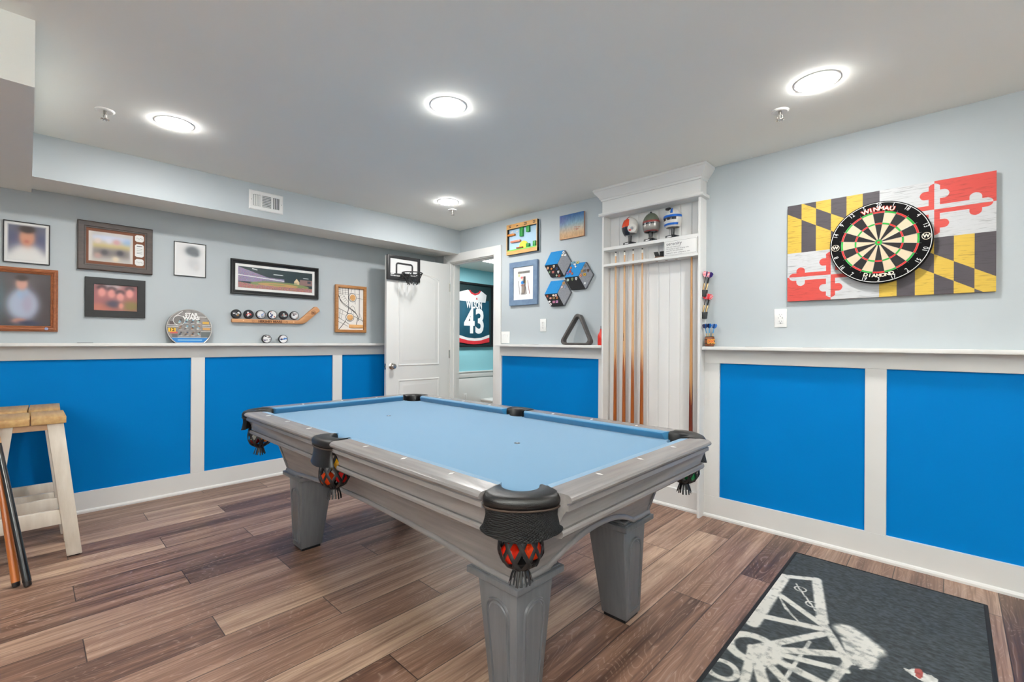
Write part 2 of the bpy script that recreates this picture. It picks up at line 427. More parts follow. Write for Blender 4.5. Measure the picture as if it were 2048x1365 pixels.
for z in (0.30, 1.07, 1.82):
    struct(MB().cyl((-0.004, 0.002, z - 0.045), (-0.004, 0.002, z + 0.045), 0.006, n=10).build('door_hinge', CHROME, door))
# ------------------------------------------------------------------ pool table
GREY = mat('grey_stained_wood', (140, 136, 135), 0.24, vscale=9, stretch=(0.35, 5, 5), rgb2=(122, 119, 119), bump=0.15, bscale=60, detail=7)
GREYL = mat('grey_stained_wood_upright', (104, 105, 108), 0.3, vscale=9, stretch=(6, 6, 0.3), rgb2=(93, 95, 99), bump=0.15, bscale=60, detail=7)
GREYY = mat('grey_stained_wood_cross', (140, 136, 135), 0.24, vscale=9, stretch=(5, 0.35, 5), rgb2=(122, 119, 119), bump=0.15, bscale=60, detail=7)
CLOTH = mat('blue_billiard_cloth', (46, 116, 156), 0.95, var=0.05, vscale=600, bump=0.25, bscale=900, sheen=0.48, spec=0.1)
LEATHER = mat('black_leather', (14, 14, 15), 0.36, var=0.15, vscale=60, bump=0.3, bscale=500)
STRAP = mat('black_leather_strap', (18, 18, 20), 0.5, var=0.15, vscale=60)
PIPING = mat('brown_piping', (58, 44, 36), 0.5, var=0.1)
PEARL = mat('pearl_inlay', (238, 238, 236), 0.2, var=0.02)
def weave_leather():
    m = mat('woven_black_leather', (15, 16, 18), 0.55, var=0.1, vscale=60, spec=0.3)
    nt = m.node_tree; b = nt.nodes['Principled BSDF']
    tc = nt.nodes.new('ShaderNodeTexCoord'); mp = nt.nodes.new('ShaderNodeMapping'); mp.inputs['Rotation'].default_value = (0.6, 0.5, 0.7)
    nt.links.new(tc.outputs['Object'], mp.inputs[0])
    ck = nt.nodes.new('ShaderNodeTexWave'); ck.inputs['Scale'].default_value = 75; ck.inputs['Distortion'].default_value = 0
    mp2 = nt.nodes.new('ShaderNodeMapping'); mp2.inputs['Rotation'].default_value = (-0.6, -0.5, 0.7); nt.links.new(tc.outputs['Object'], mp2.inputs[0])
    ck2 = nt.nodes.new('ShaderNodeTexWave'); ck2.inputs['Scale'].default_value = 75
    nt.links.new(mp.outputs[0], ck.inputs[0]); nt.links.new(mp2.outputs[0], ck2.inputs[0])
    mx = nt.nodes.new('ShaderNodeMath'); mx.operation = 'MAXIMUM'; nt.links.new(ck.outputs['Fac'], mx.inputs[0]); nt.links.new(ck2.outputs['Fac'], mx.inputs[1])
    bp = nt.nodes.new('ShaderNodeBump'); bp.inputs['Strength'].default_value = 0.8; bp.inputs['Distance'].default_value = 0.003
    nt.links.new(mx.outputs[0], bp.inputs['Height']); nt.links.new(bp.outputs['Normal'], b.inputs['Normal'])
    return m
WOVEN = weave_leather()

TX, TY = 2.490, -1.8135
NX, NY, ZT, ZB = 1.058, 0.522, 0.803, 0.766
table = thing('pool_table', 'grey wooden pool table with light blue cloth and black leather pockets', 'pool table', (TX, TY, 0))
# rails: wood profile (distance outward from cushion nose, height)
RP = [(0.036, ZT - 0.006), (0.036, ZT - 0.0008), (0.107, ZT), (0.114, ZT - 0.0015), (0.121, ZT - 0.006), (0.1245, ZT - 0.013), (0.121, ZT - 0.020),
      (0.1085, ZT - 0.0240), (0.108, ZT - 0.028), (0.1125, ZT - 0.030), (0.1125, ZT - 0.044), (0.105, ZT - 0.0455), (0.101, ZT - 0.051), (0.093, ZT - 0.062), (0.087, ZT - 0.075), (0.084, ZT - 0.088), (0.0845, ZT - 0.098), (0.0845, ZT - 0.0995), (0.081, ZT - 0.1005), (0.081, ZT - 0.1030),
      (0.0905, ZT - 0.1025), (0.0945, ZT - 0.1085), (0.0945, ZT - 0.117), (0.089, ZT - 0.124), (0.080, ZT - 0.126), (0.036, ZT - 0.126)]
CP = [(0.0365, ZT - 0.0012), (0.008, ZT - 0.0035), (0.001, ZT - 0.0065), (0.0, ZT - 0.010), (0.003, ZT - 0.018), (0.014, ZB), (0.0365, ZB)]
def rail(axis, side, a, b):
    """axis 'x': runs along x at y = side*(NY+d); axis 'y' likewise"""
    def P(t, d, z): return (t, side * (NY + d), z) if axis == 'x' else (side * (NX + d), t, z)
    ro = MB().loft([[P(t, d, z) for d, z in RP] for t in (a, b)]).build('rail', GREY if axis == 'x' else GREYY, table, angle=25)
    return ro
def cushion(axis, side, a, b, sa, sb):
    def P(t, d, z): return (t, side * (NY + d), z) if axis == 'x' else (side * (NX + d), t, z)
    r0 = [P(a + sa * (d / 0.036), d, z) for d, z in CP]; r1 = [P(b + sb * (d / 0.036), d, z) for d, z in CP]
    return MB().loft([r0, r1]).build('cushion', CLOTH, table, angle=25)
def sight(parent, axis, side, t):
    l, w = 0.0135, 0.0055; c = 0.060
    if axis == 'x': pl = [(t - w, side * (NY + c)), (t, side * (NY + c) - l), (t + w, side * (NY + c)), (t, side * (NY + c) + l)]
    else: pl = [(side * (NX + c) - l, t), (side * (NX + c), t - w), (side * (NX + c) + l, t), (side * (NX + c), t + w)]
    MB().prism(pl, ZT - 0.001, ZT + 0.0006, 'xy').build('diamond_sight', PEARL, parent, smooth=False)
PIT = 0.2622
for sy in (-1, 1):
    for sx in (-1, 1):
        a, b = (0.086, 0.981) if sx > 0 else (-0.981, -0.086)
        r = rail('x', sy, a, b)
        if sx > 0: cushion('x', sy, 0.092, 0.948, -0.027, 0.022)
        else: cushion('x', sy, -0.948, -0.092, -0.022, 0.027)
        for k in (1, 2, 3): sight(r, 'x', sy, sx * k * PIT)
for sx in (-1, 1):
    r = rail('y', sx, -0.492, 0.492)
    cushion('y', sx, -0.448, 0.448, -0.022, 0.022)
    for k in (-1, 0, 1): sight(r, 'y', sx, k * PIT)
# bed cloth with the six pocket cut-outs
def arc(cx, cy, r, a0, a1, n=14): return [(cx + r * cos(radians(a0 + (a1 - a0) * i / n)), cy + r * sin(radians(a0 + (a1 - a0) * i / n))) for i in range(n + 1)]
q = [(a, b) for a, b in arc(0, 0.585, 0.062, 212.2, 327.8)][7:]          # right half of the side notch
q += arc(1.032, 0.530, 0.060, 158.5, 339)
out = [(x, y) for x, y in q]                        # quadrant ++ from x=0 to right
poly = [(x, y) for x, y in out] + [(x, -y) for x, y in reversed(out)] + [(-x, -y) for x, y in out] + [(-x, y) for x, y in reversed(out)]
dd = []
for p in poly:
    if not dd or (abs(p[0] - dd[-1][0]) + abs(p[1] - dd[-1][1])) > 1e-5: dd.append(p)
if abs(dd[0][0] - dd[-1][0]) + abs(dd[0][1] - dd[-1][1]) < 1e-5: dd.pop()
bed = MB().prism(dd, ZB - 0.028, ZB, 'xy').build('bed_cloth', CLOTH, table, smooth=False)
for sx in (-1, 1):
    MB().cyl((sx * 2 * PIT, 0, ZB), (sx * 2 * PIT, 0, ZB + 0.0006), 0.0135, n=20).build('spot', BLACK, bed)
    MB().cyl((sx * 2 * PIT, 0, ZB + 0.0006), (sx * 2 * PIT, 0, ZB + 0.0009), 0.004, n=12).build('spot_centre', WHITE, bed)
MB().box(-0.96, 0.96, -0.455, 0.455, 0.690, ZB - 0.029).build('slate', mat('slate', (70, 70, 72), 0.7, var=0.1), table, smooth=False)

# cabinet frame below the rails: four sloping aprons with arched lower edges
def hx(z): return 0.928 + (z - 0.455) * 0.267
def hy(z): return 0.426 + (z - 0.455) * 0.267
def apron(long, side):
    H = hx if long else hy; D = hy if long else hx
    half, base_z, rise, w = (0.79, 0.443, 0.043, 0.79) if long else (0.285, 0.447, 0.075, 0.285)
    top, bot = [], []
    n = 28
    xs = [-1.0] + [-(w / H(0.447)) * cos(pi * i / n) for i in range(n + 1)] + [1.0]
    zb = []
    for i, sx in enumerate(xs):
        x = sx * H(0.447)
        zb.append(base_z if abs(x) >= w - 1e-6 else base_z + rise * (1 - (x / w) ** 2))
    ft, fb, bt, bb = [], [], [], []
    def P(sx, z, o): 
        t = sx * H(z); d = side * (D(z) - o)
        return (t, d, z) if long else (d, t, z)
    for sx, z in zip(xs, zb):
        ft.append(P(sx, 0.678, 0)); fb.append(P(sx, z, 0)); bt.append(P(sx, 0.678, 0.03)); bb.append(P(sx, z, 0.03))
    mb = MB()
    mb.loft([[ft[i], fb[i], bb[i], bt[i]] for i in range(len(xs))])
    ap = mb.build('apron', GREY if long else GREYY, table, angle=25)
    # bead along the arch
    path = [P(sx * 1.0, z + 0.010, -0.004) for sx, z in zip(xs, zb)]
    nr = [((0, side, 0.15) if long else (side, 0, 0.15))] * len(path)
    MB().tube(path, 0.011, 10, flat=(0.008, 0.011), nrm=nr).build('bead_moulding', GREY if long else GREYY, ap)
    return ap
for sd in (-1, 1): apron(True, sd); apron(False, sd)
for sx in (-1, 1):
    for sy in (-1, 1):
        pts0 = [(sx * hx(z), sy * hy(z), z) for z in (0.458, 0.677)]
        mb = MB()
        for (ox, oy) in ((1, 0), (0, 1)):
            w = 0.022
            b = [(sx * (hx(z) + 0.004), sy * (hy(z) + 0.004), z) for z in (0.450, 0.677)]
            if ox: rr = [[(p[0], p[1], p[2]), (p[0] - sx * w, p[1], p[2]), (p[0] - sx * w, p[1] - sy * 0.006, p[2]), (p[0], p[1] - sy * 0.006, p[2])] for p in b]
            else: rr = [[(p[0], p[1], p[2]), (p[0], p[1] - sy * w, p[2]), (p[0] - sx * 0.006, p[1] - sy * w, p[2]), (p[0] - sx * 0.006, p[1], p[2])] for p in b]
            mb.loft(rr)
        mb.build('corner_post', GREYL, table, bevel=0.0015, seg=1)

# legs
def leg(sx, sy):
    B = dict(o=(0.905, 0.405), i=(0.783, 0.283)); T = dict(o=(0.918, 0.421), i=(0.735, 0.238))
    def q(d, z): return [(sx * d['i'][0], sy * d['i'][1], z), (sx * d['o'][0], sy * d['i'][1], z), (sx * d['o'][0], sy * d['o'][1], z), (sx * d['i'][0], sy * d['o'][1], z)]
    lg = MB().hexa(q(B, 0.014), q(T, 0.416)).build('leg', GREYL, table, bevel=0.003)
    def fp(face, s, z, off):
        k = (z - 0.014) / 0.402
        L = lambda a, b: a + (b - a) * k
        ox, oy, ix, iy = L(B['o'][0], T['o'][0]), L(B['o'][1], T['o'][1]), L(B['i'][0], T['i'][0]), L(B['i'][1], T['i'][1])
        if face == 'x': return (sx * (ox + off), sy * (iy + (oy - iy) * s), z)
        return (sx * (ix + (ox - ix) * s), sy * (oy + off), z)
    for face in 'xy':
        o = [(0.21, 0.045), (0.79, 0.045)] + [(0.50 + 0.31 * cos(pi * i / 16) * (1 if i < 16 else 1), 0.315 + 0.052 * sin(pi * i / 16) ** 0.8) for i in range(17)]
        def ring(sh, off): return [fp(face, 0.5 + (s - 0.5) * (1 - sh), 0.19 + (z - 0.19) * (1 - sh * 0.42), off) for s, z in o]
        mb = MB()
        rr = [ring(d, y) for d, y in ((0.0, 0.0), (0.03, 0.0075), (0.085, 0.0075), (0.115, 0.0003), (0.165, 0.0003), (0.24, 0.0050))]
        mb.loft(rr, caps=False); mb.add(rr[-1], [tuple(range(len(o)))])
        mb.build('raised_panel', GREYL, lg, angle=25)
    cap = MB()
    for z0, z1, e in ((0.416, 0.423, 0.012), (0.423, 0.445, 0.028), (0.445, 0.450, 0.018), (0.450, 0.459, 0.010)):
        cap.box(*sorted((sx * (0.735 - e), sx * (0.918 + e))), *sorted((sy * (0.238 - e), sy * (0.421 + e))), z0, z1)
    cap.build('leg_cap', GREYL, lg, bevel=0.004, seg=3)
    MB().box(*sorted((sx * 0.79, sx * 0.897)), *sorted((sy * 0.29, sy * 0.397)), 0.0, 0.0145).build('foot', BLACK, lg)
for sx in (-1, 1):
    for sy in (-1, 1): leg(sx, sy)

# pockets: leather iron, hanging skirt, net and tassel
def pocket(corner):
    if corner:
        I = lambda t: (0.065 * sin(t), 0.054 * cos(t)); E = lambda t: (0.076 + 0.055 * sin(t), 0.1035 * cos(t)); cu = 0.052
    else:
        I = lambda t: (0.050 * sin(t), 0.064 * cos(t)); E = lambda t: (0.094 + 0.027 * sin(t), 0.088 * cos(t)); cu = 0.045
    n = 26; T = [pi * i / n for i in range(n + 1)]
    prof = [(0.0, ZT - 0.055), (0.0, ZT - 0.012), (0.04, ZT - 0.003), (0.15, ZT + 0.0015), (0.5, ZT + 0.003), (0.82, ZT + 0.002), (0.95, ZT - 0.002), (1.04, ZT - 0.012), (1.05, ZT - 0.022), (1.0, ZT - 0.033), (0.9, ZT - 0.036), (0.85, ZT - 0.055)]
    rings = []
    for t in T:
        i, e = I(t), E(t)
        rings.append([(i[0] + (e[0] - i[0]) * k, i[1] + (e[1] - i[1]) * k, z) for k, z in prof])
    rim = MB().loft(rings).build('pocket', LEATHER, table, angle=50)
    # piping
    pp = [(E(t)[0] * 1.0 + 0.002 * sin(t), E(t)[1] * 1.01, ZT - 0.0345) for t in T]
    MB().tube(pp, 0.0028, 8).build('piping', PIPING, rim)
    # skirt
    rings = []
    for t in T:
        e = E(t); zb = ZT - 0.104 - 0.006 * sin(t) ** 2 + 0.006 * cos(2 * t) * (1 if corner else 0.3)
        c = abs(cos(t))
        R = []
        for k, (fl, z) in enumerate(((-0.002, ZT - 0.034), (-0.003, ZT - 0.06), (0.001, ZT - 0.085), (0.006, zb + 0.004), (0.007, zb))):
            R.append((e[0] + fl * sin(t) , e[1] + fl * cos(t) * (1.6 if c > 0.8 else 1), z))
        Bk = [(p[0] - 0.005 * sin(t), p[1] - 0.005 * cos(t), p[2]) for p in reversed(R)]
        rings.append(R + Bk)
    MB().loft(rings).build('leather_skirt', WOVEN if corner else LEATHER, rim, angle=50)
    # net
    def rad(z):
        pts = [(0.74, 0.050), (0.70, 0.056), (0.66, 0.062), (0.63, 0.062), (0.605, 0.050), (0.592, 0.030), (0.585, 0.016)]
        for (z0, r0), (z1, r1) in zip(pts, pts[1:]):
            if z <= z0 and z >= z1: return r0 + (r1 - r0) * (z0 - z) / (z0 - z1)
        return 0.016
    net = MB()
    for fam in (1, -1):
        for k in range(10):
            path, nr = [], []
            for i in range(17):
                z = 0.735 - 0.150 * i / 16; a = 2 * pi * k / 10 + fam * 1.25 * i / 16; r = rad(z) + (0.002 if fam > 0 else 0)
                path.append((cu + r * cos(a), r * sin(a), z)); nr.append((cos(a), sin(a), 0.2))
            net.tube(path, 0.004, 6, flat=(0.0018, 0.0058), nrm=nr)
    net.tube([(cu + 0.050 * cos(2 * pi * i / 20), 0.050 * sin(2 * pi * i / 20), 0.738) for i in range(20)], 0.004, 6, loop=True)
    net.build('net', STRAP, rim)
    ts = MB()
    ts.cyl((cu, 0, 0.600), (cu, 0, 0.580), 0.019, 0.020, 14)
    rn = random.Random(4 + corner)
    for k in range(15):
        a = 2 * pi * k / 15; f = 1 + 0.25 * rn.random()
        path = [(cu + 0.015 * cos(a), 0.015 * sin(a), 0.592), (cu + 0.022 * cos(a) * f, 0.022 * sin(a) * f, 0.568), (cu + 0.028 * cos(a) * f, 0.028 * sin(a) * f, 0.540 + 0.006 * rn.random())]
        ts.tube(path, 0.005, 6, flat=(0.0012, 0.0036), nrm=[(cos(a), sin(a), 0.3)] * 3)
    ts.build('tassel', STRAP, rim)
    return rim, cu
pk, CU = pocket(True)
corner_list = []
OC = (1.0075, 0.505)
for i, (sx, sy) in enumerate(((1, -1), (1, 1), (-1, 1), (-1, -1))):
    p = pk if i == 0 else dup(pk, table)
    p.location = (sx * OC[0], sy * OC[1], 0); p.rotation_euler = (0, 0, atan2(sy, sx))
    corner_list.append((TX + sx * (OC[0] + CU * 0.7071), TY + sy * (OC[1] + CU * 0.7071)))
ps, CS = pocket(False)
for i, sy in enumerate((-1, 1)):
    p = ps if i == 0 else dup(ps, table)
    p.location = (0, sy * 0.537, 0); p.rotation_euler = (0, 0, sy * pi / 2)
    corner_list.append((TX, TY + sy * (0.537 + CS)))

# ------------------------------------------------------------------ balls resting in the pocket nets
def ball(name, rgb, stripe, x, y, z, label, rot=(0.5, 0.3, 0.2)):
    o = MB()
    r = 0.0285; nu, nv = 24, 16
    prof = [(r * sin(pi * j / nv), -r * cos(pi * j / nv)) for j in range(nv + 1)]
    for j in range(nv):
        w = stripe and abs(-cos(pi * (j + 0.5) / nv)) > 0.52
        for i in range(nu):
            a0, a1 = 2 * pi * i / nu, 2 * pi * (i + 1) / nu
            q = [(prof[j][0] * cos(a0), prof[j][0] * sin(a0), prof[j][1]), (prof[j][0] * cos(a1), prof[j][0] * sin(a1), prof[j][1]),
                 (prof[j + 1][0] * cos(a1), prof[j + 1][0] * sin(a1), prof[j + 1][1]), (prof[j + 1][0] * cos(a0), prof[j + 1][0] * sin(a0), prof[j + 1][1])]
            if j == 0: q = [q[0], q[2], q[3]]
            elif j == nv - 1: q = [q[0], q[1], q[2]]
            o.add(q, [tuple(range(len(q)))], (240, 236, 224) if w else rgb)
    b = o.build(name, painted('glossy_ball', 0.08), loc=(x, y, z), rot=rot, recalc=False, angle=180)
    tag(b, label, 'billiard ball', 'billiard balls in the pocket nets')
(c0, c1, c2, c3, s0, s1) = corner_list
R_, O_, Y_, G_, M_ = (222, 40, 16), (236, 104, 24), (238, 178, 30), (20, 110, 60), (140, 24, 30)
ball('billiard_ball', R_, False, c0[0] - 0.016, c0[1] - 0.026, 0.628, 'bright red ball in the net of the nearest corner pocket')
ball('billiard_ball', (226, 60, 20), False, c0[0] + 0.022, c0[1] + 0.020, 0.636, 'orange-red ball behind the bright red one in the nearest corner pocket')
ball('billiard_ball', (200, 160, 60), True, c0[0] + 0.008, c0[1] - 0.002, 0.689, 'striped ball on top in the nearest corner pocket net')
ball('billiard_ball', (236, 70, 20), False, s0[0] - 0.008, s0[1] - 0.028, 0.628, 'orange ball in the net of the near side pocket')
ball('billiard_ball', Y_, False, s0[0] + 0.014, s0[1] + 0.006, 0.685, 'yellow ball on top in the net of the near side pocket')
ball('billiard_ball', (205, 30, 30), False, s0[0] + 0.012, s0[1] + 0.026, 0.630, 'red ball low in the net of the near side pocket')
ball('billiard_ball', O_, False, c1[0] - 0.028, c1[1] - 0.010, 0.646, 'orange ball in the net of the corner pocket before the cue rack')
ball('billiard_ball', G_, False, c1[0] + 0.029, c1[1] - 0.008, 0.628, 'green ball in the net of the corner pocket before the cue rack')
ball('billiard_ball', M_, True, c3[0] - 0.014, c3[1] - 0.021, 0.630, 'maroon ball in the net of the corner pocket nearest the stools')
ball('billiard_ball', (224, 120, 30), True, c3[0] + 0.021, c3[1] + 0.024, 0.642, 'orange striped ball in the corner pocket nearest the stools')
# ------------------------------------------------------------------ built-in cue rack
KX0, KX1, KD = 2.353, 3.144, 0.107
rack = thing('cue_rack', 'tall white built-in cue rack with shelves and crown moulding', 'cue rack', (KX0, 0, 0))
KW = KX1 - KX0
def beadboard():
    m = mat('white_beadboard', (226, 226, 225), 0.38, var=0.01, vscale=5)
    return m
for x0, x1 in ((0, 0.016), (KW - 0.016, KW)):
    MB().box(x0, x1, -KD, 0, 0, 2.225).build('side_panel', TRIM, rack, bevel=0.001, seg=1)
mb = MB()
nb = 9; w = (KW - 0.032) / nb
for i in range(nb):
    a = 0.016 + i * w
    mb.prism([(a, 0), (a, -0.0065), (a + 0.003, -0.003), (a + 0.006, -0.009), (a + w - 0.004, -0.009), (a + w, -0.005), (a + w, 0)], 0.10, 2.23, 'xy')
mb.build('back_panel', beadboard(), rack, smooth=False)
MB().box(0.016, KW - 0.016, -KD, -0.009, 1.948, 1.972).build('shelf', TRIM, rack, bevel=0.001, seg=1)
sh = MB().box(0.016, KW - 0.016, -KD, -0.009, 1.820, 1.839)
sh.build('shelf', TRIM, rack, bevel=0.001, seg=1)
MB().box(0.0, KW, -KD, 0, 2.225, 2.43).build('frieze', TRIM, rack, bevel=0.001, seg=1)
def around(prof, name):
    """mitred moulding round the front and both sides; prof = (projection, height)"""
    mb = MB()
    for pth in ([(0, 0), (0, -KD), (KW, -KD), (KW, 0)],):
        dirs = [(-1, 0), (-1, -1), (1, -1), (1, 0)]
        rings = [[(p[0] + d[0] * e, p[1] + d[1] * e, z) for e, z in prof] for p, d in zip(pth, dirs)]
        mb.loft(rings)
    return mb.build(name, TRIM, rack, angle=25)
around([(0.0, 2.222), (0.020, 2.226), (0.024, 2.232), (0.020, 2.239), (0.022, 2.248), (0.0, 2.252)], 'lower_moulding')
around([(0.0, 2.345), (0.008, 2.348), (0.010, 2.360), (0.016, 2.364), (0.018, 2.372), (0.030, 2.388), (0.046, 2.408), (0.050, 2.418), (0.056, 2.422), (0.056, 2.439), (0.0, 2.439)], 'crown_moulding')
MB().prism([(-0.009, 0), (-0.040, 0), (-0.040, 0.012), (-0.034, 0.022), (-0.030, 0.024), (-0.030, 0.145), (-0.009, 0.145)], 0.016, KW - 0.016, 'yz').build('baseboard', TRIM, rack, smooth=False)
# small hole dimples under the cue shelf
for x in (2.80, 2.875, 2.95):
    MB().cyl((x - KX0, -0.055, 1.8195), (x - KX0, -0.055, 1.8205), 0.010, n=16).build('cue_hole', mat('hole_shade_wood', (150, 120, 96), 0.8, var=0.05), rack)

MAPLE = mat('maple_wood', (214, 172, 128), 0.3, vscale=30, stretch=(3, 3, 0.1), rgb2=(196, 150, 106), coat=0.3)
BUTT = mat('orange_brown_cue_wood', (158, 84, 24), 0.28, vscale=30, stretch=(3, 3, 0.15), rgb2=(128, 62, 16), coat=0.3)
BUTTD = mat('dark_red_cue_wood', (112, 40, 18), 0.28, vscale=30, stretch=(3, 3, 0.15), rgb2=(88, 28, 14), coat=0.3)
FERR = mat('cue_ferrule', (236, 232, 222), 0.3, var=0.02)
def cue(label, x, top, y, bm, ptz, group='cues standing in the rack', points=4, ph=0.0, length=1.47, loc=None, rot=None, mp=None):
    """a house cue: thin tip up, spliced butt with long points, standing on its bumper"""
    c = thing('pool_cue', label, 'pool cue', loc or (x, y, top - length), 0, group, rot)
    r = lambda z: 0.0152 - (0.0152 - 0.0064) * (z / length) ** 0.9
    zb = ptz[0] - (top - length); zt = ptz[1] - (top - length)         # shoulder and tip of the points, local
    n = 24
    b = MB(); rings = []
    zs = [0.012 + (zb - 0.012) * i / 6 for i in range(7)]
    b.loft([[(r(z) * cos(2 * pi * i / n), r(z) * sin(2 * pi * i / n), z) for i in range(n)] for z in zs])
    butt = b.build('butt', bm, c, angle=60)
    s = MB()
    zs = [zb + (length - 0.035 - zb) * i / 10 for i in range(11)]
    s.loft([[(r(z) * cos(2 * pi * i / n), r(z) * sin(2 * pi * i / n), z) for i in range(n)] for z in zs])
    shaft = s.build('shaft', mp or MAPLE, c, angle=60)
    p = MB()
    for k in range(points):
        a0 = ph + 2 * pi * k / points; m = 10
        L, Rr = [], []
        for i in range(m + 1):
            z = zb + (zt - zb) * i / m; h = (pi / points) * (1 - i / m) * 0.98; rr = r(z) + 0.00025
            Rr.append([(rr * cos(a0 + h * q), rr * sin(a0 + h * q), z) for q in (-1, -0.5, 0, 0.5, 1)])
        p.loft(Rr, closed=False, caps=False)
    p.build('points', bm, shaft, angle=60)
    MB().cyl((0, 0, 0), (0, 0, 0.013), 0.0135, 0.0150, 20).build('bumper', BLACK, c)
    f = MB().cyl((0, 0, length - 0.035), (0, 0, length - 0.010), 0.0065, 0.0063, 16).build('ferrule', FERR, c)
    MB().cyl((0, 0, length - 0.010), (0, 0, length), 0.0063, 0.0058, 16).build('tip', BLACK, c)
    return c
CUES = [('leftmost maple cue in the white rack, beside the left side panel', 2.449, 1.938), ('maple cue with dark printed mark on its shaft, second in the rack', 2.528, 1.936),
        ('maple cue with very centred dark points, third in the rack', 2.603, 1.937), ('maple cue nearest the empty middle of the white rack', 2.681, 1.935)]
for i, (lb, x, tp) in enumerate(CUES):
    c = cue(lb, x, tp, -0.055, BUTT, (0.985, 1.145), ph=-pi / 2 + (0.5, 0.15, 0.0, -0.1)[i])
    if i == 1:
        mk = MB()
        for k in range(6): mk.box(-0.0022, 0.0022, -0.0005, 0.0, 0.010 * k, 0.010 * k + 0.007)
        mk.build('printed_mark', BLACK, c, (0, -0.0112, 1.225 - (tp - 1.47)), smooth=False)
    MB().box(x - KX0 - 0.025, x - KX0 + 0.025, -0.085, -0.009, tp - 1.47 - 0.018, tp - 1.47).build('cue_rest', TRIM, rack)
c = cue('lone darker cue with long red-brown points at the right of the rack', 3.062, 1.868, -0.055, BUTTD, (0.77, 0.955), ph=-pi / 2 - 0.3, points=4, mp=mat('amber_maple_wood', (196, 146, 92), 0.3, vscale=30, stretch=(3, 3, 0.1), rgb2=(176, 124, 74), coat=0.3))
MB().box(3.062 - KX0 - 0.025, 3.062 - KX0 + 0.025, -0.085, -0.009, 0.38, 0.398).build('cue_rest', TRIM, rack)

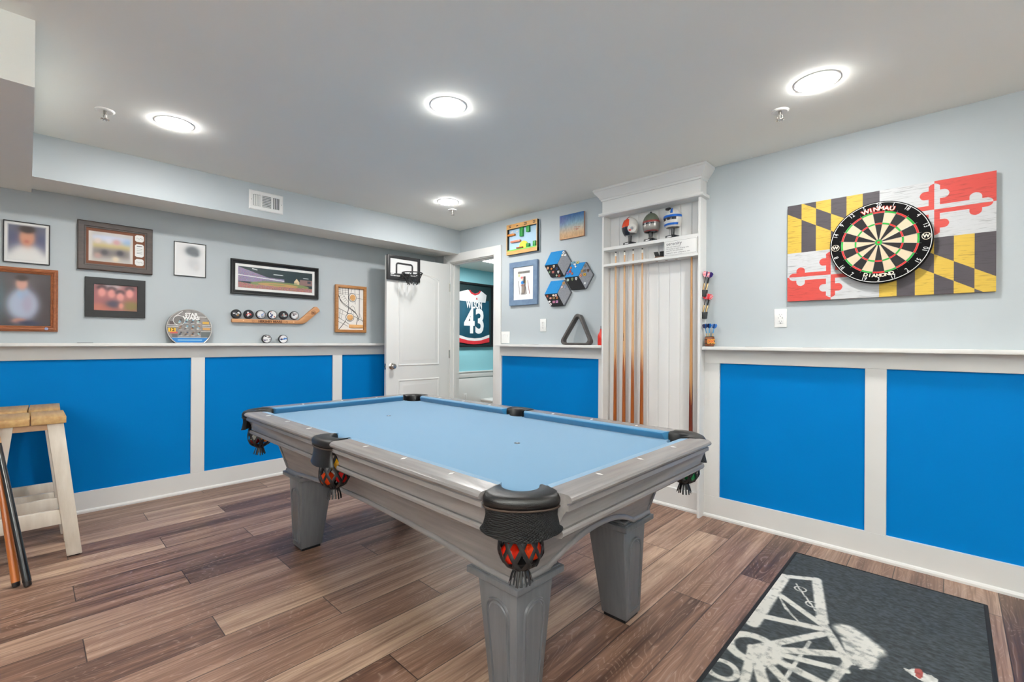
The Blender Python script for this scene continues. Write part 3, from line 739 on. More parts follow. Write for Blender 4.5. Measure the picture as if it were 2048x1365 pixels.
# ------------------------------------------------------------------ decorative helmets on stands (plain generic helmets)
HB = mat('helmet_base_black', (22, 24, 30), 0.3, var=0.1)
def helmet(label, x, kind):
    t = thing('model_helmet', label, 'helmet model', (x, -0.056, 1.972), radians(-14), 'model helmets on the top shelf')
    P = lambda nm, m, mb, par=t, **k: mb.build(nm, m, par, **k)
    st = P('stand', HB, MB().prism([(-0.042, 0), (0.042, 0), (0.036, 0.022), (-0.036, 0.022)], -0.036, 0.030, 'xz'), bevel=0.002)
    P('plaque', mat('plaque_white', (225, 225, 225), 0.4), MB().box(-0.018, 0.018, -0.0375, -0.036, 0.007, 0.015), st)
    P('post', HB, MB().cyl((0, 0, 0.022), (0, 0, 0.075), 0.012, 0.014, 14))
    C0, RX, RY, RZ = (0.0, 0.002, 0.138), 0.066, 0.056, 0.082
    def patch(nm, m, a0, a1, t0, t1, s=1.0, th=0.004, na=24, nt=12, par=t, flare=0.0):
        """piece of the helmet shell: azimuth a0..a1 (270 is the front), polar angle t0..t1 from the crown, in degrees"""
        full = abs(a1 - a0) >= 359
        def P_(a, q, k):
            a, q = radians(a), radians(q); f = k * (1 + flare * max(0, q - pi / 2))
            return (C0[0] + RX * f * sin(q) * cos(a), C0[1] + RY * f * sin(q) * sin(a), C0[2] + RZ * k * cos(q))
        rings = []
        for i in range(na + (0 if full else 1)):
            a = a0 + (a1 - a0) * i / na
            out = [P_(a, t0 + (t1 - t0) * j / nt, s) for j in range(nt + 1)]
            inn = [P_(a, t0 + (t1 - t0) * j / nt, s - th / RX) for j in range(nt, -1, -1)]
            rings.append(out + inn)
        return MB().loft(rings, loop=full).build(nm, m, par, angle=40)
    wh = mat('helmet_white', (214, 212, 206), 0.35, var=0.03); dk = mat('helmet_dark_blue', (30, 34, 46), 0.25, var=0.1); rd0 = mat('helmet_red', (196, 44, 34), 0.35, var=0.05)
    if kind == 0:
        patch('shell', wh, 0, 360, 1, 128, flare=-0.05)
        patch('visor', mat('helmet_orange_visor', (206, 66, 28), 0.15, var=0.1, coat=0.5), 195, 300, 48, 90, 1.05)
        patch('chin_guard', dk, 192, 304, 90, 136, 1.06, flare=-0.1)
        patch('stripe', rd0, 262, 280, 4, 47, 1.03)
        cup = MB().lathe([(0, 0), (0.030, 0), (0.034, 0.004), (0.034, 0.014), (0.028, 0.018), (0, 0.018)], 28).build('ear_cup', wh, t, (0.050, -0.030, 0.118), (radians(90), 0, radians(38)))
        MB().lathe([(0, 0.018), (0.012, 0.018), (0.011, 0.022), (0, 0.022)], 18).build('ear_hub', mat('hub_grey', (150, 150, 156), 0.3), cup)
        MB().box(-0.024, -0.008, -0.020, -0.008, 0.0175, 0.0195).build('red_mark', rd0, cup)
    elif kind == 1:
        gr = mat('helmet_green', (92, 100, 84), 0.45, var=0.08); rd = mat('helmet_maroon', (138, 46, 44), 0.35, var=0.08); sv = mat('helmet_silver', (150, 146, 140), 0.3, metal=0.5, var=0.06)
        patch('shell', gr, 0, 360, 1, 78); patch('brow_band', rd, 0, 360, 78, 87, 1.03); patch('cheek_guard', sv, 0, 360, 87, 140, 1.0, flare=0.22)
        patch('face_opening', dk, 205, 335, 89, 104, 1.02); patch('chin_strap', rd, 0, 360, 132, 138, 1.02, flare=0.22)
        P('foot_disc', sv, MB().lathe([(0, 0.022), (0.026, 0.022), (0.020, 0.032), (0.010, 0.038), (0, 0.038)], 20))
        P('top_knob', HB, MB().lathe([(0, 0.218), (0.008, 0.218), (0.009, 0.224), (0.006, 0.229), (0, 0.230)], 18))
    else:
        bl = mat('helmet_blue', (22, 98, 190), 0.3, var=0.06)
        patch('shell', wh, 0, 360, 1, 134, flare=0.06); patch('brow_visor', bl, 170, 370, 72, 82, 1.10, 0.010); patch('face_opening', dk, 215, 325, 83, 96, 1.02)
        patch('chin_band', bl, 200, 340, 112, 122, 1.05, flare=0.08); patch('crest', bl, 284, 302, 8, 60, 1.06)
        P('lamp_box', HB, MB().box(-0.052, -0.016, -0.020, 0.004, 0.216, 0.232), bevel=0.004)
        P('lamp_arm', HB, MB().cyl((-0.030, -0.008, 0.198), (-0.032, -0.008, 0.220), 0.004, n=10))
helmet('model helmet with orange visor and white shell at left of the top shelf', 2.575, 0)
helmet('model helmet with green dome and maroon band, middle of the top shelf', 2.751, 1)
helmet('white and blue model helmet at right of the top shelf', 2.922, 2)

# sign and table brush on the cue shelf
sg = thing('wooden_sign', 'white sign with thin black border reading serenity on the cue shelf', 'sign', (2.880, -0.098, 1.8395))
MB().box(0, 0.243, -0.010, 0, 0, 0.111).build('sign_board', WHITE, sg, bevel=0.001, seg=1)
mb = MB()
for a in ((0.006, 0.237, 0.006, 0.0070), (0.006, 0.237, 0.104, 0.1050), (0.006, 0.007, 0.006, 0.105), (0.236, 0.237, 0.006, 0.105)): mb.box(a[0], a[1], -0.0104, -0.010, a[2], a[3])
mb.build('sign_border', BLACK, sg, smooth=False)
mb = MB().text('serenity', 0.034, 0.018, 0.085, -0.010, align='LEFT', sx=1.05)
INK = mat('ink_grey', (70, 70, 72), 0.6)
mb.text('[suh-ren-i-tee] noun', 0.0125, 0.020, 0.063, -0.010, align='LEFT').text('the feeling or state of being calm,', 0.0125, 0.018, 0.049, -0.010, align='LEFT')
mb.text('peaceful, and untroubled', 0.0125, 0.018, 0.036, -0.010, align='LEFT').text('synonyms: quiet, composure, calm', 0.0125, 0.018, 0.020, -0.010, align='LEFT')
mb.build('lettering', INK, sg, smooth=False)
br = thing('table_brush', 'black bristled table brush lying beside the serenity sign', 'brush', (2.790, -0.062, 1.8395), radians(8))
MB().box(0, 0.20, -0.016, 0.016, 0, 0.014).build('brush_back', mat('brush_wood', (120, 86, 66), 0.45, var=0.1), br, bevel=0.004)
mb = MB()
for i in range(26):
    for j in range(4):
        x = 0.006 + i * 0.0075; y = -0.011 + j * 0.0072; lean = -0.012 if i < 4 else (0.004 if i < 12 else 0.0)
        mb.cyl((x, y, 0.013), (x + lean, y, 0.044 if i > 9 else 0.050), 0.0022, 0.0030, 5)
mb.build('bristles', BLACK, br)
# ------------------------------------------------------------------ things on the back wall
PRINT = painted('printed_paper', 0.45); GLOSS = painted('glossy_print', 0.25)
CANV = painted('printed_canvas', 0.7)
# dartboard backboard
FW_, FH_ = 0.9035, 0.5945
def flag(U, V):
    Y, K, Rd, Wt = (204, 170, 62), (68, 62, 68), (196, 66, 58), (192, 194, 196)
    I = base(U, Wt)
    out = np.zeros((len(U), 3))
    def quarter(m, u, v, kind):
        if kind == 'c':
            b = (np.floor(np.clip(u, 0, 0.9999) * 6).astype(int) % 2) ^ (np.abs(v - (1.0 - 0.92 * u)) < 0.17).astype(int)
            b = 1 - b
            col = np.where((b == 0)[:, None], np.array(K, float), np.array(Y, float))
            out[m] = col
        else:
            x = (u - 0.5) * 1.5; y = v - 0.5
            quad = ((u >= 0.5) ^ (v >= 0.5))
            red_bg = np.where((u < 0.5) & (v >= 0.5) | (u >= 0.5) & (v < 0.5), False, True)
            ax, ay = np.abs(x), np.abs(y)
            arm = ((ay < 0.075) & (ax < 0.66)) | ((ax < 0.075) & (ay < 0.42))
            # trefoil ends
            tre = np.zeros(len(u), bool)
            for (cx, cy, hv) in ((0.64, 0, 'h'), (0, 0.38, 'v')):
                tre |= ((ax - cx) ** 2 + (ay - cy) ** 2 < 0.075 ** 2)
                if hv == 'h': tre |= ((ax - (cx - 0.13)) ** 2 + (ay - 0.115) ** 2 < 0.075 ** 2) | ((np.abs(ax - (cx - 0.13)) < 0.075) & (ay < 0.115))
                else: tre |= ((ax - 0.115) ** 2 + (ay - (cy - 0.12)) ** 2 < 0.075 ** 2) | ((np.abs(ay - (cy - 0.12)) < 0.075) & (ax < 0.115))
            cross = arm | tre
            red = red_bg ^ cross
            out[m] = np.where(red[:, None], np.array(Rd, float), np.array(Wt, float))
    sp = 0.5
    L = U < sp; T = V >= 0.5
    for m, kind in ((L & T, 'c'), (~L & T, 'b'), (L & ~T, 'b2'), (~L & ~T, 'c2')):
        u = np.where(U < sp, U / sp, (U - sp) / (1 - sp))[m]; v = ((V * 2) % 1.0)[m]
        quarter(m, u, v, kind[0])
    return out
fb = wall_thing('backboard', 'wooden board painted with black, yellow, red and white flag behind dartboard', 'backboard', 'B', 3.655, 1.4745, 0.0015)
MB().box(0, FW_, -0.024, 0, 0, FH_).build('board', mat('board_edge_wood', (120, 96, 84), 0.7, var=0.1), fb, bevel=0.002, seg=1)
me = canvas(FW_, FH_, 660, 434, flag, -0.0246, flat=True); me.materials.append(painted('weathered_flag_paint', 0.6, grain=0.45, gscale=(1.6, 1, 22)))
link('painted_flag', me, fb)
# dartboard
db = wall_thing('dartboard', 'round bristle dartboard mounted on the flag painted board', 'dartboard', 'B', 4.107, 1.7735, 0.0275)
MB().lathe([(0, 0), (0.2255, 0), (0.2255, 0.036), (0.222, 0.038), (0, 0.038)], 72, axis='y').build('board_body', mat('dartboard_black', (15, 15, 16), 0.85, var=0.1, spec=0.15), db, angle=40)
f = MB(); yb = -0.0386
RK, CRM, RED, GRN = (22, 21, 22), (206, 186, 158), (214, 34, 30), (26, 160, 52)
def ringsec(r0, r1, a0, a1, col, n=5, y=yb):
    vs = []
    for i in range(n + 1):
        a = a0 + (a1 - a0) * i / n
        vs += [(r0 * sin(a), y, r0 * cos(a)), (r1 * sin(a), y, r1 * cos(a))]
    f.add(vs, [(2 * i, 2 * i + 1, 2 * i + 3, 2 * i + 2) for i in range(n)], col)
for k in range(20):
    a0, a1 = (k - 0.5) * pi / 10, (k + 0.5) * pi / 10
    dark = k % 2 == 0
    ringsec(0.0159, 0.0985, a0, a1, RK if dark else CRM); ringsec(0.0985, 0.108, a0, a1, RED if dark else GRN)
    ringsec(0.108, 0.161, a0, a1, RK if dark else CRM); ringsec(0.161, 0.171, a0, a1, RED if dark else GRN)
    ringsec(0.0064, 0.0159, a0, a1, GRN, 2)
    ringsec(0.0, 0.0064, a0, a1, RED, 1)
f.build('playing_face', painted('dartboard_sisal', 0.8), db, smooth=False)
wi = MB()
for r in (0.0064, 0.0159, 0.099, 0.107, 0.162, 0.170):
    wi.tube([(r * sin(2 * pi * i / 80), yb - 0.0006, r * cos(2 * pi * i / 80)) for i in range(80)], 0.0005, 5, loop=True)
for k in range(20):
    a = (k + 0.5) * pi / 10
    wi.cyl((0.016 * sin(a), yb - 0.0006, 0.016 * cos(a)), (0.180 * sin(a), yb - 0.0006, 0.180 * cos(a)), 0.0006, n=5)
wi.build('wire_spider', mat('wire_steel', (170, 170, 170), 0.3, metal=1), db)
MB().tube([(0.2185 * sin(2 * pi * i / 90), yb - 0.001, 0.2185 * cos(2 * pi * i / 90)) for i in range(90)], 0.0016, 6, loop=True).build('number_ring', WHITE, db)
nb = MB()
for k, n in enumerate((20, 1, 18, 4, 13, 6, 10, 15, 2, 17, 3, 19, 7, 16, 8, 11, 14, 9, 12, 5)):
    if n in (6, 11): continue
    a = k * pi / 10
    down = 6 <= k <= 14
    nb.text(str(n), 0.031, 0.2045 * sin(a), 0.2045 * cos(a), yb - 0.001, rot=(-a if not down else pi - a), sx=0.8)
nb.build('numbers', WHITE, db, smooth=False)
def arctext(txt, r, a_mid, step, size, top, bold, m, nm):
    t = MB(); n = len(txt)
    for i, ch in enumerate(txt):
        a = a_mid + (i - (n - 1) / 2) * step * (1 if top else -1)
        t.text(ch, size, r * sin(a), r * cos(a), yb - (0.0004 if bold > 0.0007 or not top else 0.0016), rot=(-a if top else pi - a), bold=bold, sx=1.15)
    t.build(nm, m, db, smooth=False)
arctext('WINMAU', 0.1845, 0.0, 0.125, 0.031, True, 0.0024, mat('dartboard_red_ink', (206, 52, 38), 0.6), 'maker_lettering_edge')
tt = None
arctext('WINMAU', 0.1849, 0.0, 0.125, 0.0285, True, 0.0006, mat('dartboard_cream_ink', (240, 226, 206), 0.6), 'maker_lettering')
arctext('DIAMOND', 0.1835, pi, 0.105, 0.025, False, 0.0008, mat('dartboard_cream_ink'), 'model_lettering')
for a in (pi / 2 - 0.03, -pi / 2 - 0.03):
    t = MB(); cx, cz = 0.197 * sin(a), 0.197 * cos(a)
    t.tube([(cx + 0.0175 * cos(2 * pi * i / 30), yb - 0.0005, cz + 0.0175 * sin(2 * pi * i / 30)) for i in range(30)], 0.0014, 5, loop=True)
    t.text('W', 0.026, cx, cz, yb - 0.0005, bold=0.001)
    t.build('round_emblem', mat('dartboard_cream_ink'), db, smooth=False)

def outlet(label, x, z, kind='duplex', gang=1, wall='B', off=0.0):
    w = 0.071 if gang == 1 else 0.115
    o = wall_thing('wall_outlet' if kind != 'switch' else 'light_switch', label, 'outlet' if kind != 'switch' else 'light switch', wall, x, z, off)
    MB().box(-w / 2, w / 2, -0.006, 0, -0.0585, 0.0585).build('cover_plate', WHITE, o, bevel=0.002)
    dk = mat('slot_dark', (70, 66, 64), 0.6)
    if kind == 'duplex':
        for dz in (0.021, -0.021):
            r = MB().lathe([(0, 0.006), (0.0165, 0.006), (0.0165, 0.0085), (0, 0.0085)], 24, (0, 0, dz), 'y').build('receptacle', WHITE, o)
            MB().box(-0.0075, -0.0055, -0.0092, -0.0085, dz - 0.001, dz + 0.008).box(0.0055, 0.0075, -0.0092, -0.0085, dz - 0.001, dz + 0.007).cyl((0, -0.0085, dz - 0.008), (0, -0.0092, dz - 0.008), 0.0028, n=10).build('slots', dk, r)
        MB().cyl((0, -0.006, 0), (0, -0.0072, 0), 0.003, n=10).build('plate_screw', dk, o)
    elif kind == 'smart':
        f = MB().box(-0.0165, 0.0165, -0.0085, -0.006, -0.0335, 0.0335).build('receptacle', WHITE, o, bevel=0.001)
        m = MB()
        for dz in (0.022, -0.020):
            m.box(-0.0075, -0.006, -0.0090, -0.0085, dz - 0.004, dz + 0.004).box(0.006, 0.0075, -0.0090, -0.0085, dz - 0.004, dz + 0.004)
        m.cyl((0, -0.0085, 0.0125), (0, -0.0090, 0.0125), 0.0025, n=10).cyl((0, -0.0085, -0.0305), (0, -0.0090, -0.0305), 0.0025, n=10)
        m.text('1', 0.010, -0.011, 0.001, -0.0085, bold=0.0004).text('2', 0.010, 0.011, 0.001, -0.0085, bold=0.0004).build('slots', dk, f, smooth=False)
    else:
        for dx in (-0.023, 0.023):
            p = MB().box(dx - 0.0165, dx + 0.0165, -0.0075, -0.006, -0.0335, 0.0335).build('rocker_frame', WHITE, o, bevel=0.0008, seg=1)
            MB().prism([(-0.0075, -0.030), (-0.0120, 0.030), (-0.006, 0.030), (-0.006, -0.030)], dx - 0.014, dx + 0.014, 'yz').build('rocker', WHITE, p)
    return o
outlet('white wall outlet with numbered receptacle left of the dartboard', 3.613, 1.3725, 'smart')
outlet('white duplex outlet below the hexagon pin boards', 1.6540, 1.3670, 'duplex')
outlet('white double switch plate beside the door casing', 1.1665, 1.2555, 'switch', 2)

# ------------------------------------------------------------------ shadow box with layered wooden blocks (plain generic scene)
sb = wall_thing('shadow_box', 'wooden shadow box with layered green posts, ledges and a yellow hill', 'wall art', 'B', 1.204, 2.066, 0.0)
w, h = 0.398, 0.297
TAN = mat('shadow_box_tan_wood', (222, 172, 106), 0.5, vscale=14, stretch=(0.5, 4, 4), rgb2=(206, 150, 84)); DKB = mat('shadow_box_dark', (38, 30, 26), 0.6, var=0.1)
MB().box(0, w, -0.006, 0, 0, h).build('back_board', mat('shadow_box_sky', (176, 208, 232), 0.5, var=0.02), sb)
fr = MB().box(0, w, -0.034, -0.006, 0.252, h).box(0, 0.010, -0.034, -0.006, 0, 0.252).box(w - 0.008, w, -0.034, -0.006, 0, 0.252)
fr.box(0, w, -0.034, -0.006, 0, 0.036)
fr.build('frame', DKB, sb, bevel=0.001, seg=1)
MB().box(0, w, -0.0355, -0.034, 0.252, h).box(0, 0.010, -0.0355, -0.034, 0.036, 0.252).box(w - 0.008, w, -0.0355, -0.034, 0.036, 0.252).box(0, w, -0.0355, -0.034, 0, 0.036).build('frame_face', TAN, sb, smooth=False)
GRN_ = mat('shadow_box_green', (22, 146, 52), 0.45, var=0.05); LGR = mat('shadow_box_lime', (120, 196, 74), 0.5, var=0.05); YEL = mat('shadow_box_yellow', (238, 214, 70), 0.5, var=0.04)
ORG = mat('shadow_box_orange', (214, 130, 44), 0.5, var=0.08); PNK = mat('shadow_box_pink', (232, 140, 112), 0.5, var=0.05)
MB().box(0.165, 0.204, -0.026, -0.006, 0.165, 0.252).build('green_post', GRN_, sb, bevel=0.002)
MB().box(0.250, 0.288, -0.026, -0.006, 0.196, 0.252).build('green_post', GRN_, sb, bevel=0.002)
MB().box(0.254, 0.288, -0.030, -0.006, 0.048, 0.086).build('green_block', GRN_, sb, bevel=0.001)
MB().box(0.340, 0.372, -0.030, -0.006, 0.044, 0.098).build('green_block', GRN_, sb, bevel=0.001)
MB().box(0.010, w - 0.008, -0.032, -0.006, 0.034, 0.048).build('grass_strip', LGR, sb, bevel=0.001)
MB().box(0.010, 0.098, -0.030, -0.006, 0.188, 0.206).build('ledge', ORG, sb, bevel=0.001)
MB().box(0.045, 0.170, -0.028, -0.006, 0.120, 0.137).build('ledge', PNK, sb, bevel=0.001)
MB().box(0.128, 0.206, -0.032, -0.006, 0.052, 0.064).build('ledge', mat('shadow_box_brick', (150, 70, 44), 0.5, var=0.1), sb, bevel=0.001)
mb = MB(); mb.prism([(0.150 + 0.0, 0.046), (0.262, 0.046)] + [(0.206 + 0.056 * cos(q), 0.066 + 0.056 * sin(q)) for q in [pi * i / 14 for i in range(15)]], -0.014, -0.006)
mb.build('hill', YEL, sb)
for x, z in ((0.055, 0.226), (0.122, 0.222), (0.372, 0.205)):
    MB().sphere((x, -0.010, z), 0.011, 14, 8, (1.5, 0.5, 0.7)).build('cloud', WHITE, sb)
mb = MB()
for x, w_, zs in ((0.030, 0.030, (0.280, 0.265)), (0.130, 0.026, (0.268,)), (0.232, 0.036, (0.280, 0.266)), (0.345, 0.030, (0.280, 0.266))):
    for z in zs: mb.box(x, x + w_, -0.0362, -0.0355, z, z + 0.007)
mb.build('burnt_marks', DKB, sb, smooth=False)

# ------------------------------------------------------------------ small beach canvas
bc = wall_thing('beach_canvas', 'small square canvas of sand and blue sea above the pin boards', 'canvas print', 'B', 1.853, 2.127)
def beach(U, V):
    I = base(U, (196, 178, 160)); t = V[:, None]
    stops = [(0, (206, 160, 116)), (0.22, (204, 170, 130)), (0.42, (190, 184, 168)), (0.6, (140, 170, 184)), (0.8, (96, 132, 166)), (1.0, (44, 92, 146))]
    for (a, ca), (b, cb) in zip(stops, stops[1:]):
        m = ((V >= a) & (V <= b)); k = ((V - a) / (b - a))[:, None]
        I[m] = (np.array(ca) * (1 - k) + np.array(cb) * k)[m]
    blob(I, U, V, 0.05, 0.85, 0.25, 0.25, (104, 104, 160), 1.5, 0.6)
    I *= (0.92 + 0.16 * noise_img(U, V, 40, 14, 5))[:, None]
    rr = np.random.default_rng(5)
    for i in range(9): blob(I, U, V, 0.62 + 0.22 * rr.random(), 0.30 + 0.12 * rr.random(), 0.035, 0.015, (176, 112, 96), 3, 0.8)
    return I
MB().box(0, 0.262, -0.019, 0, 0, 0.212).build('stretcher', mat('canvas_edge', (170, 130, 110), 0.7, var=0.1), bc)
me = canvas(0.262, 0.212, 50, 40, beach, -0.0195); me.materials.append(CANV); link('printed_face', me, bc)

# ------------------------------------------------------------------ poster in the slate blue frame
pf = wall_thing('framed_poster', 'white sports poster in a wide slate blue wooden frame', 'picture', 'B', 1.233, 1.566)
w, h = 0.361, 0.422
frame_ring(w, h, 0.052, 0.024, 0.0).build('frame', mat('slate_blue_wood', (112, 136, 162), 0.5, vscale=20, stretch=(1, 1, 1), rgb2=(96, 118, 146)), pf, bevel=0.0015, seg=1)
def poster(U, V):
    I = base(U, (240, 240, 238))
    rect(I, U, V, 0.22, 0.80, 0.795, 0.86, (120, 116, 110), 0.008)
    I *= (1 - 0.25 * (noise_img(U, V, 26, 3, 2) * ((V > 0.79) & (V < 0.865) & (U > 0.2) & (U < 0.82))))[:, None]
    blob(I, U, V, 0.28, 0.74, 0.05, 0.04, (176, 178, 120), 2, 0.8); blob(I, U, V, 0.42, 0.67, 0.06, 0.035, (224, 110, 106), 3)
    blob(I, U, V, 0.45, 0.60, 0.045, 0.03, (226, 190, 160), 3); blob(I, U, V, 0.46, 0.52, 0.085, 0.055, (36, 120, 196), 4)
    blob(I, U, V, 0.60, 0.53, 0.03, 0.05, (236, 200, 80), 3, 0.7)
    blob(I, U, V, 0.47, 0.44, 0.09, 0.03, (196, 96, 84), 3, 0.9)
    for x0, x1, z0, z1, c in ((0.43, 0.44, 0.18, 0.46, (120, 108, 100)), (0.50, 0.51, 0.18, 0.46, (136, 118, 104)), (0.57, 0.58, 0.2, 0.7, (84, 72, 66)), (0.52, 0.53, 0.5, 0.7, (60, 54, 50))):
        rect(I, U, V, x0 - 0.025, x1 + 0.025, z0, z1, c, 0.006)
    for k, (xt, xb) in enumerate(((0.24, 0.32), (0.70, 0.80), (0.56, 0.66))):
        z = V; xc = xb + (xt - xb) * (z - 0.17) / 0.42
        m = (np.abs(U - xc) < 0.014) & (z > 0.17) & (z < (0.58 if k < 2 else 0.4)); I[m] = (104, 96, 92) if k != 1 else (140, 84, 80)
    rect(I, U, V, 0.38, 0.62, 0.165, 0.20, (90, 84, 84), 0.01)
    return I
MB().box(0.045, w - 0.045, -0.012, 0, 0.045, h - 0.045).build('backing', WHITE, pf)
me = canvas(w - 0.1, h - 0.1, 120, 150, poster, -0.0125); me.materials.append(PRINT); link('print', me, pf, (0.05, 0, 0.05))

# ------------------------------------------------------------------ hexagon pin boards
FB = mat('blue_felt', (40, 138, 204), 0.95, var=0.12, vscale=300, bump=0.4, bscale=700); FG = mat('grey_felt', (134, 136, 142), 0.95, var=0.22, vscale=260, bump=0.4, bscale=700); FK = mat('black_felt', (30, 30, 33), 0.95, var=0.2, vscale=300, bump=0.4, bscale=700)
def hexboard(label, cx, cz):
    R = 0.1505; hb = wall_thing('pin_board', label, 'pin board', 'B', cx, cz, 0.0, 'hexagon felt pin boards')
    V6 = [(R * cos(pi / 3 * k), R * 0.885 * sin(pi / 3 * k)) for k in range(6)]
    for nm, ids, m in (('blue_felt_face', (3, 2, 1), FB), ('grey_felt_face', (1, 0, 5), FG), ('black_felt_face', (5, 4, 3), FK)):
        pl = [(0, 0)] + [V6[i] for i in ids]
        gx = sum(p[0] for p in pl) / 4; gz = sum(p[1] for p in pl) / 4
        pl = [(gx + (a - gx) * 0.988, gz + (b - gz) * 0.988) for a, b in pl]
        MB().prism(pl, -0.021, -0.003).build(nm, m, hb, bevel=0.0015, seg=1)
    MB().prism([(a * 1.0, b * 1.0) for a, b in V6], -0.004, 0).build('back_plate', BLACK, hb)
hexboard('upper left hexagon pin board with blue, grey and black felt faces', 1.8305, 1.9150)
hexboard('right hexagon pin board, the one nearest the cue rack', 2.0600, 1.7835)
hexboard('lower left hexagon pin board just above the triangle rack', 1.8310, 1.6500)
PINS = [('upper left', 'black', [(1.7223, 1.8883, 'round', 'peach', (226, 176, 140)), (1.7641, 1.8773, 'diamond', 'orange', (222, 132, 60)), (1.7925, 1.8959, 'shield', 'cream', (236, 214, 190)), (1.8243, 1.8732, 'round', 'navy', (48, 70, 116)),
                               (1.7421, 1.8492, 'star', 'sage green', (120, 150, 116)), (1.7836, 1.8464, 'square', 'red and cream', (196, 120, 110)), (1.8434, 1.8404, 'shield', 'pale grey', (206, 204, 204)), (1.8247, 1.811, 'diamond', 'mint', (186, 206, 176)), (1.8528, 1.8062, 'square', 'brick red', (168, 78, 54))]),
        ('upper left', 'grey', [(1.9009, 2.009, 'round', 'large white', (238, 238, 236)), (1.8905, 1.9871, 'oval', 'cream', (232, 222, 200)), (1.9195, 1.9834, 'oval', 'white', (236, 236, 236))]),
        ('right', 'blue', [(1.9952, 1.9032, 'square', 'sky blue', (150, 196, 220)), (2.0191, 1.9046, 'round', 'aqua', (130, 190, 214)), (2.0544, 1.9026, 'square', 'pale yellow', (222, 214, 140)), (2.0233, 1.8896, 'oval', 'white', (226, 230, 232)), (2.0325, 1.87, 'diamond', 'ice white', (236, 240, 240)),
                           (1.9816, 1.8629, 'star', 'orange', (218, 124, 70)), (1.9751, 1.8323, 'round', 'red', (206, 84, 70)), (1.9958, 1.8115, 'star', 'rust', (190, 100, 70)), (1.9468, 1.8183, 'shield', 'violet', (150, 130, 190))]),
        ('right', 'black', [(1.9498, 1.7593, 'round', 'green rimmed white', (206, 224, 210)), (1.9977, 1.7626, 'shield', 'olive', (150, 160, 120)), (2.0393, 1.763, 'shield', 'white', (236, 238, 238))]),
        ('right', 'grey', [(2.1328, 1.8632, 'star', 'pewter', (112, 112, 108)), (2.1012, 1.8237, 'square', 'tan', (170, 140, 100)), (2.1306, 1.8248, 'round', 'steel', (120, 120, 122)), (2.1622, 1.8215, 'shield', 'dark brown', (104, 80, 70)), (2.0866, 1.7862, 'round', 'orange and white', (226, 150, 120)),
                           (2.1274, 1.7917, 'square', 'yellow', (226, 180, 66)), (2.1313, 1.7169, 'star', 'white', (230, 232, 232))]),
        ('lower left', 'black', [(1.7185, 1.6313, 'star', 'rust', (186, 96, 74)), (1.756, 1.6107, 'oval', 'salmon', (206, 140, 124)), (1.7894, 1.6346, 'oval', 'cream', (226, 208, 190)), (1.8178, 1.6327, 'round', 'pale pink', (230, 206, 206)), (1.7934, 1.6115, 'square', 'khaki', (150, 124, 88)), (1.8304, 1.6105, 'round', 'copper', (176, 110, 72)),
                                 (1.744, 1.5798, 'oval', 'white', (230, 230, 230)), (1.758, 1.5551, 'round', 'blush white', (238, 222, 226)), (1.7937, 1.5748, 'square', 'pink', (214, 142, 172)), (1.8291, 1.575, 'square', 'lilac', (196, 140, 188))]),
        ('lower left', 'grey', [(1.9038, 1.7358, 'square', 'tan and pink', (206, 160, 110)), (1.8845, 1.7035, 'round', 'white and maroon', (224, 206, 206)), (1.9204, 1.7007, 'shield', 'blue and white', (150, 170, 200))])]
_pin = {}
def pinmesh(shape):
    r = 0.0135
    pl = {'round': [(r * cos(2 * pi * i / 18), r * sin(2 * pi * i / 18)) for i in range(18)],
          'oval': [(1.15 * r * cos(2 * pi * i / 18), 0.75 * r * sin(2 * pi * i / 18)) for i in range(18)],
          'diamond': [(0, 1.15 * r), (-0.35 * r, 0.35 * r), (-1.15 * r, 0), (-0.35 * r, -0.35 * r), (0, -1.15 * r), (0.35 * r, -0.35 * r), (1.15 * r, 0), (0.35 * r, 0.35 * r)],
          'square': [(-1.05 * r, -0.85 * r), (1.05 * r, -0.85 * r), (1.05 * r, 0.85 * r), (-1.05 * r, 0.85 * r)],
          'shield': [(-0.9 * r, r), (0.9 * r, r), (0.9 * r, -0.1 * r), (0.5 * r, -0.7 * r), (0, -1.15 * r), (-0.5 * r, -0.7 * r), (-0.9 * r, -0.1 * r)],
          'star': [((1.2 * r if i % 2 == 0 else 0.62 * r) * sin(2 * pi * i / 10), (1.2 * r if i % 2 == 0 else 0.62 * r) * cos(2 * pi * i / 10)) for i in range(10)]}[shape]
    return pl
for board, face, lst in PINS:
    for x, z, shape, cname, rgb in lst:
        p = wall_thing('enamel_pin', '%s %s enamel pin on the %s felt of the %s hexagon board' % (cname, shape, face, board), 'pin badge', 'B', x, z, 0.0212, 'enamel pins on the hexagon boards')
        pl = pinmesh(shape)
        dk = tuple(int(c * 0.45) for c in rgb)
        MB().prism(pl, -0.0016, 0).build('pin_base', mat('pin_rim_%d_%d_%d' % dk, dk, 0.3, metal=0.3), p, smooth=False)
        MB().prism([(a * 0.84, b * 0.84) for a, b in pl], -0.0022, -0.0016).build('enamel', mat('enamel_%d_%d_%d' % rgb, rgb, 0.2, var=0.12, vscale=180), p, smooth=False)
        if shape in ('round', 'square', 'shield'):
            MB().prism([(a * 0.40, b * 0.34) for a, b in pl], -0.0026, -0.0022).build('motif', mat('pin_rim_%d_%d_%d' % dk), p, smooth=False)

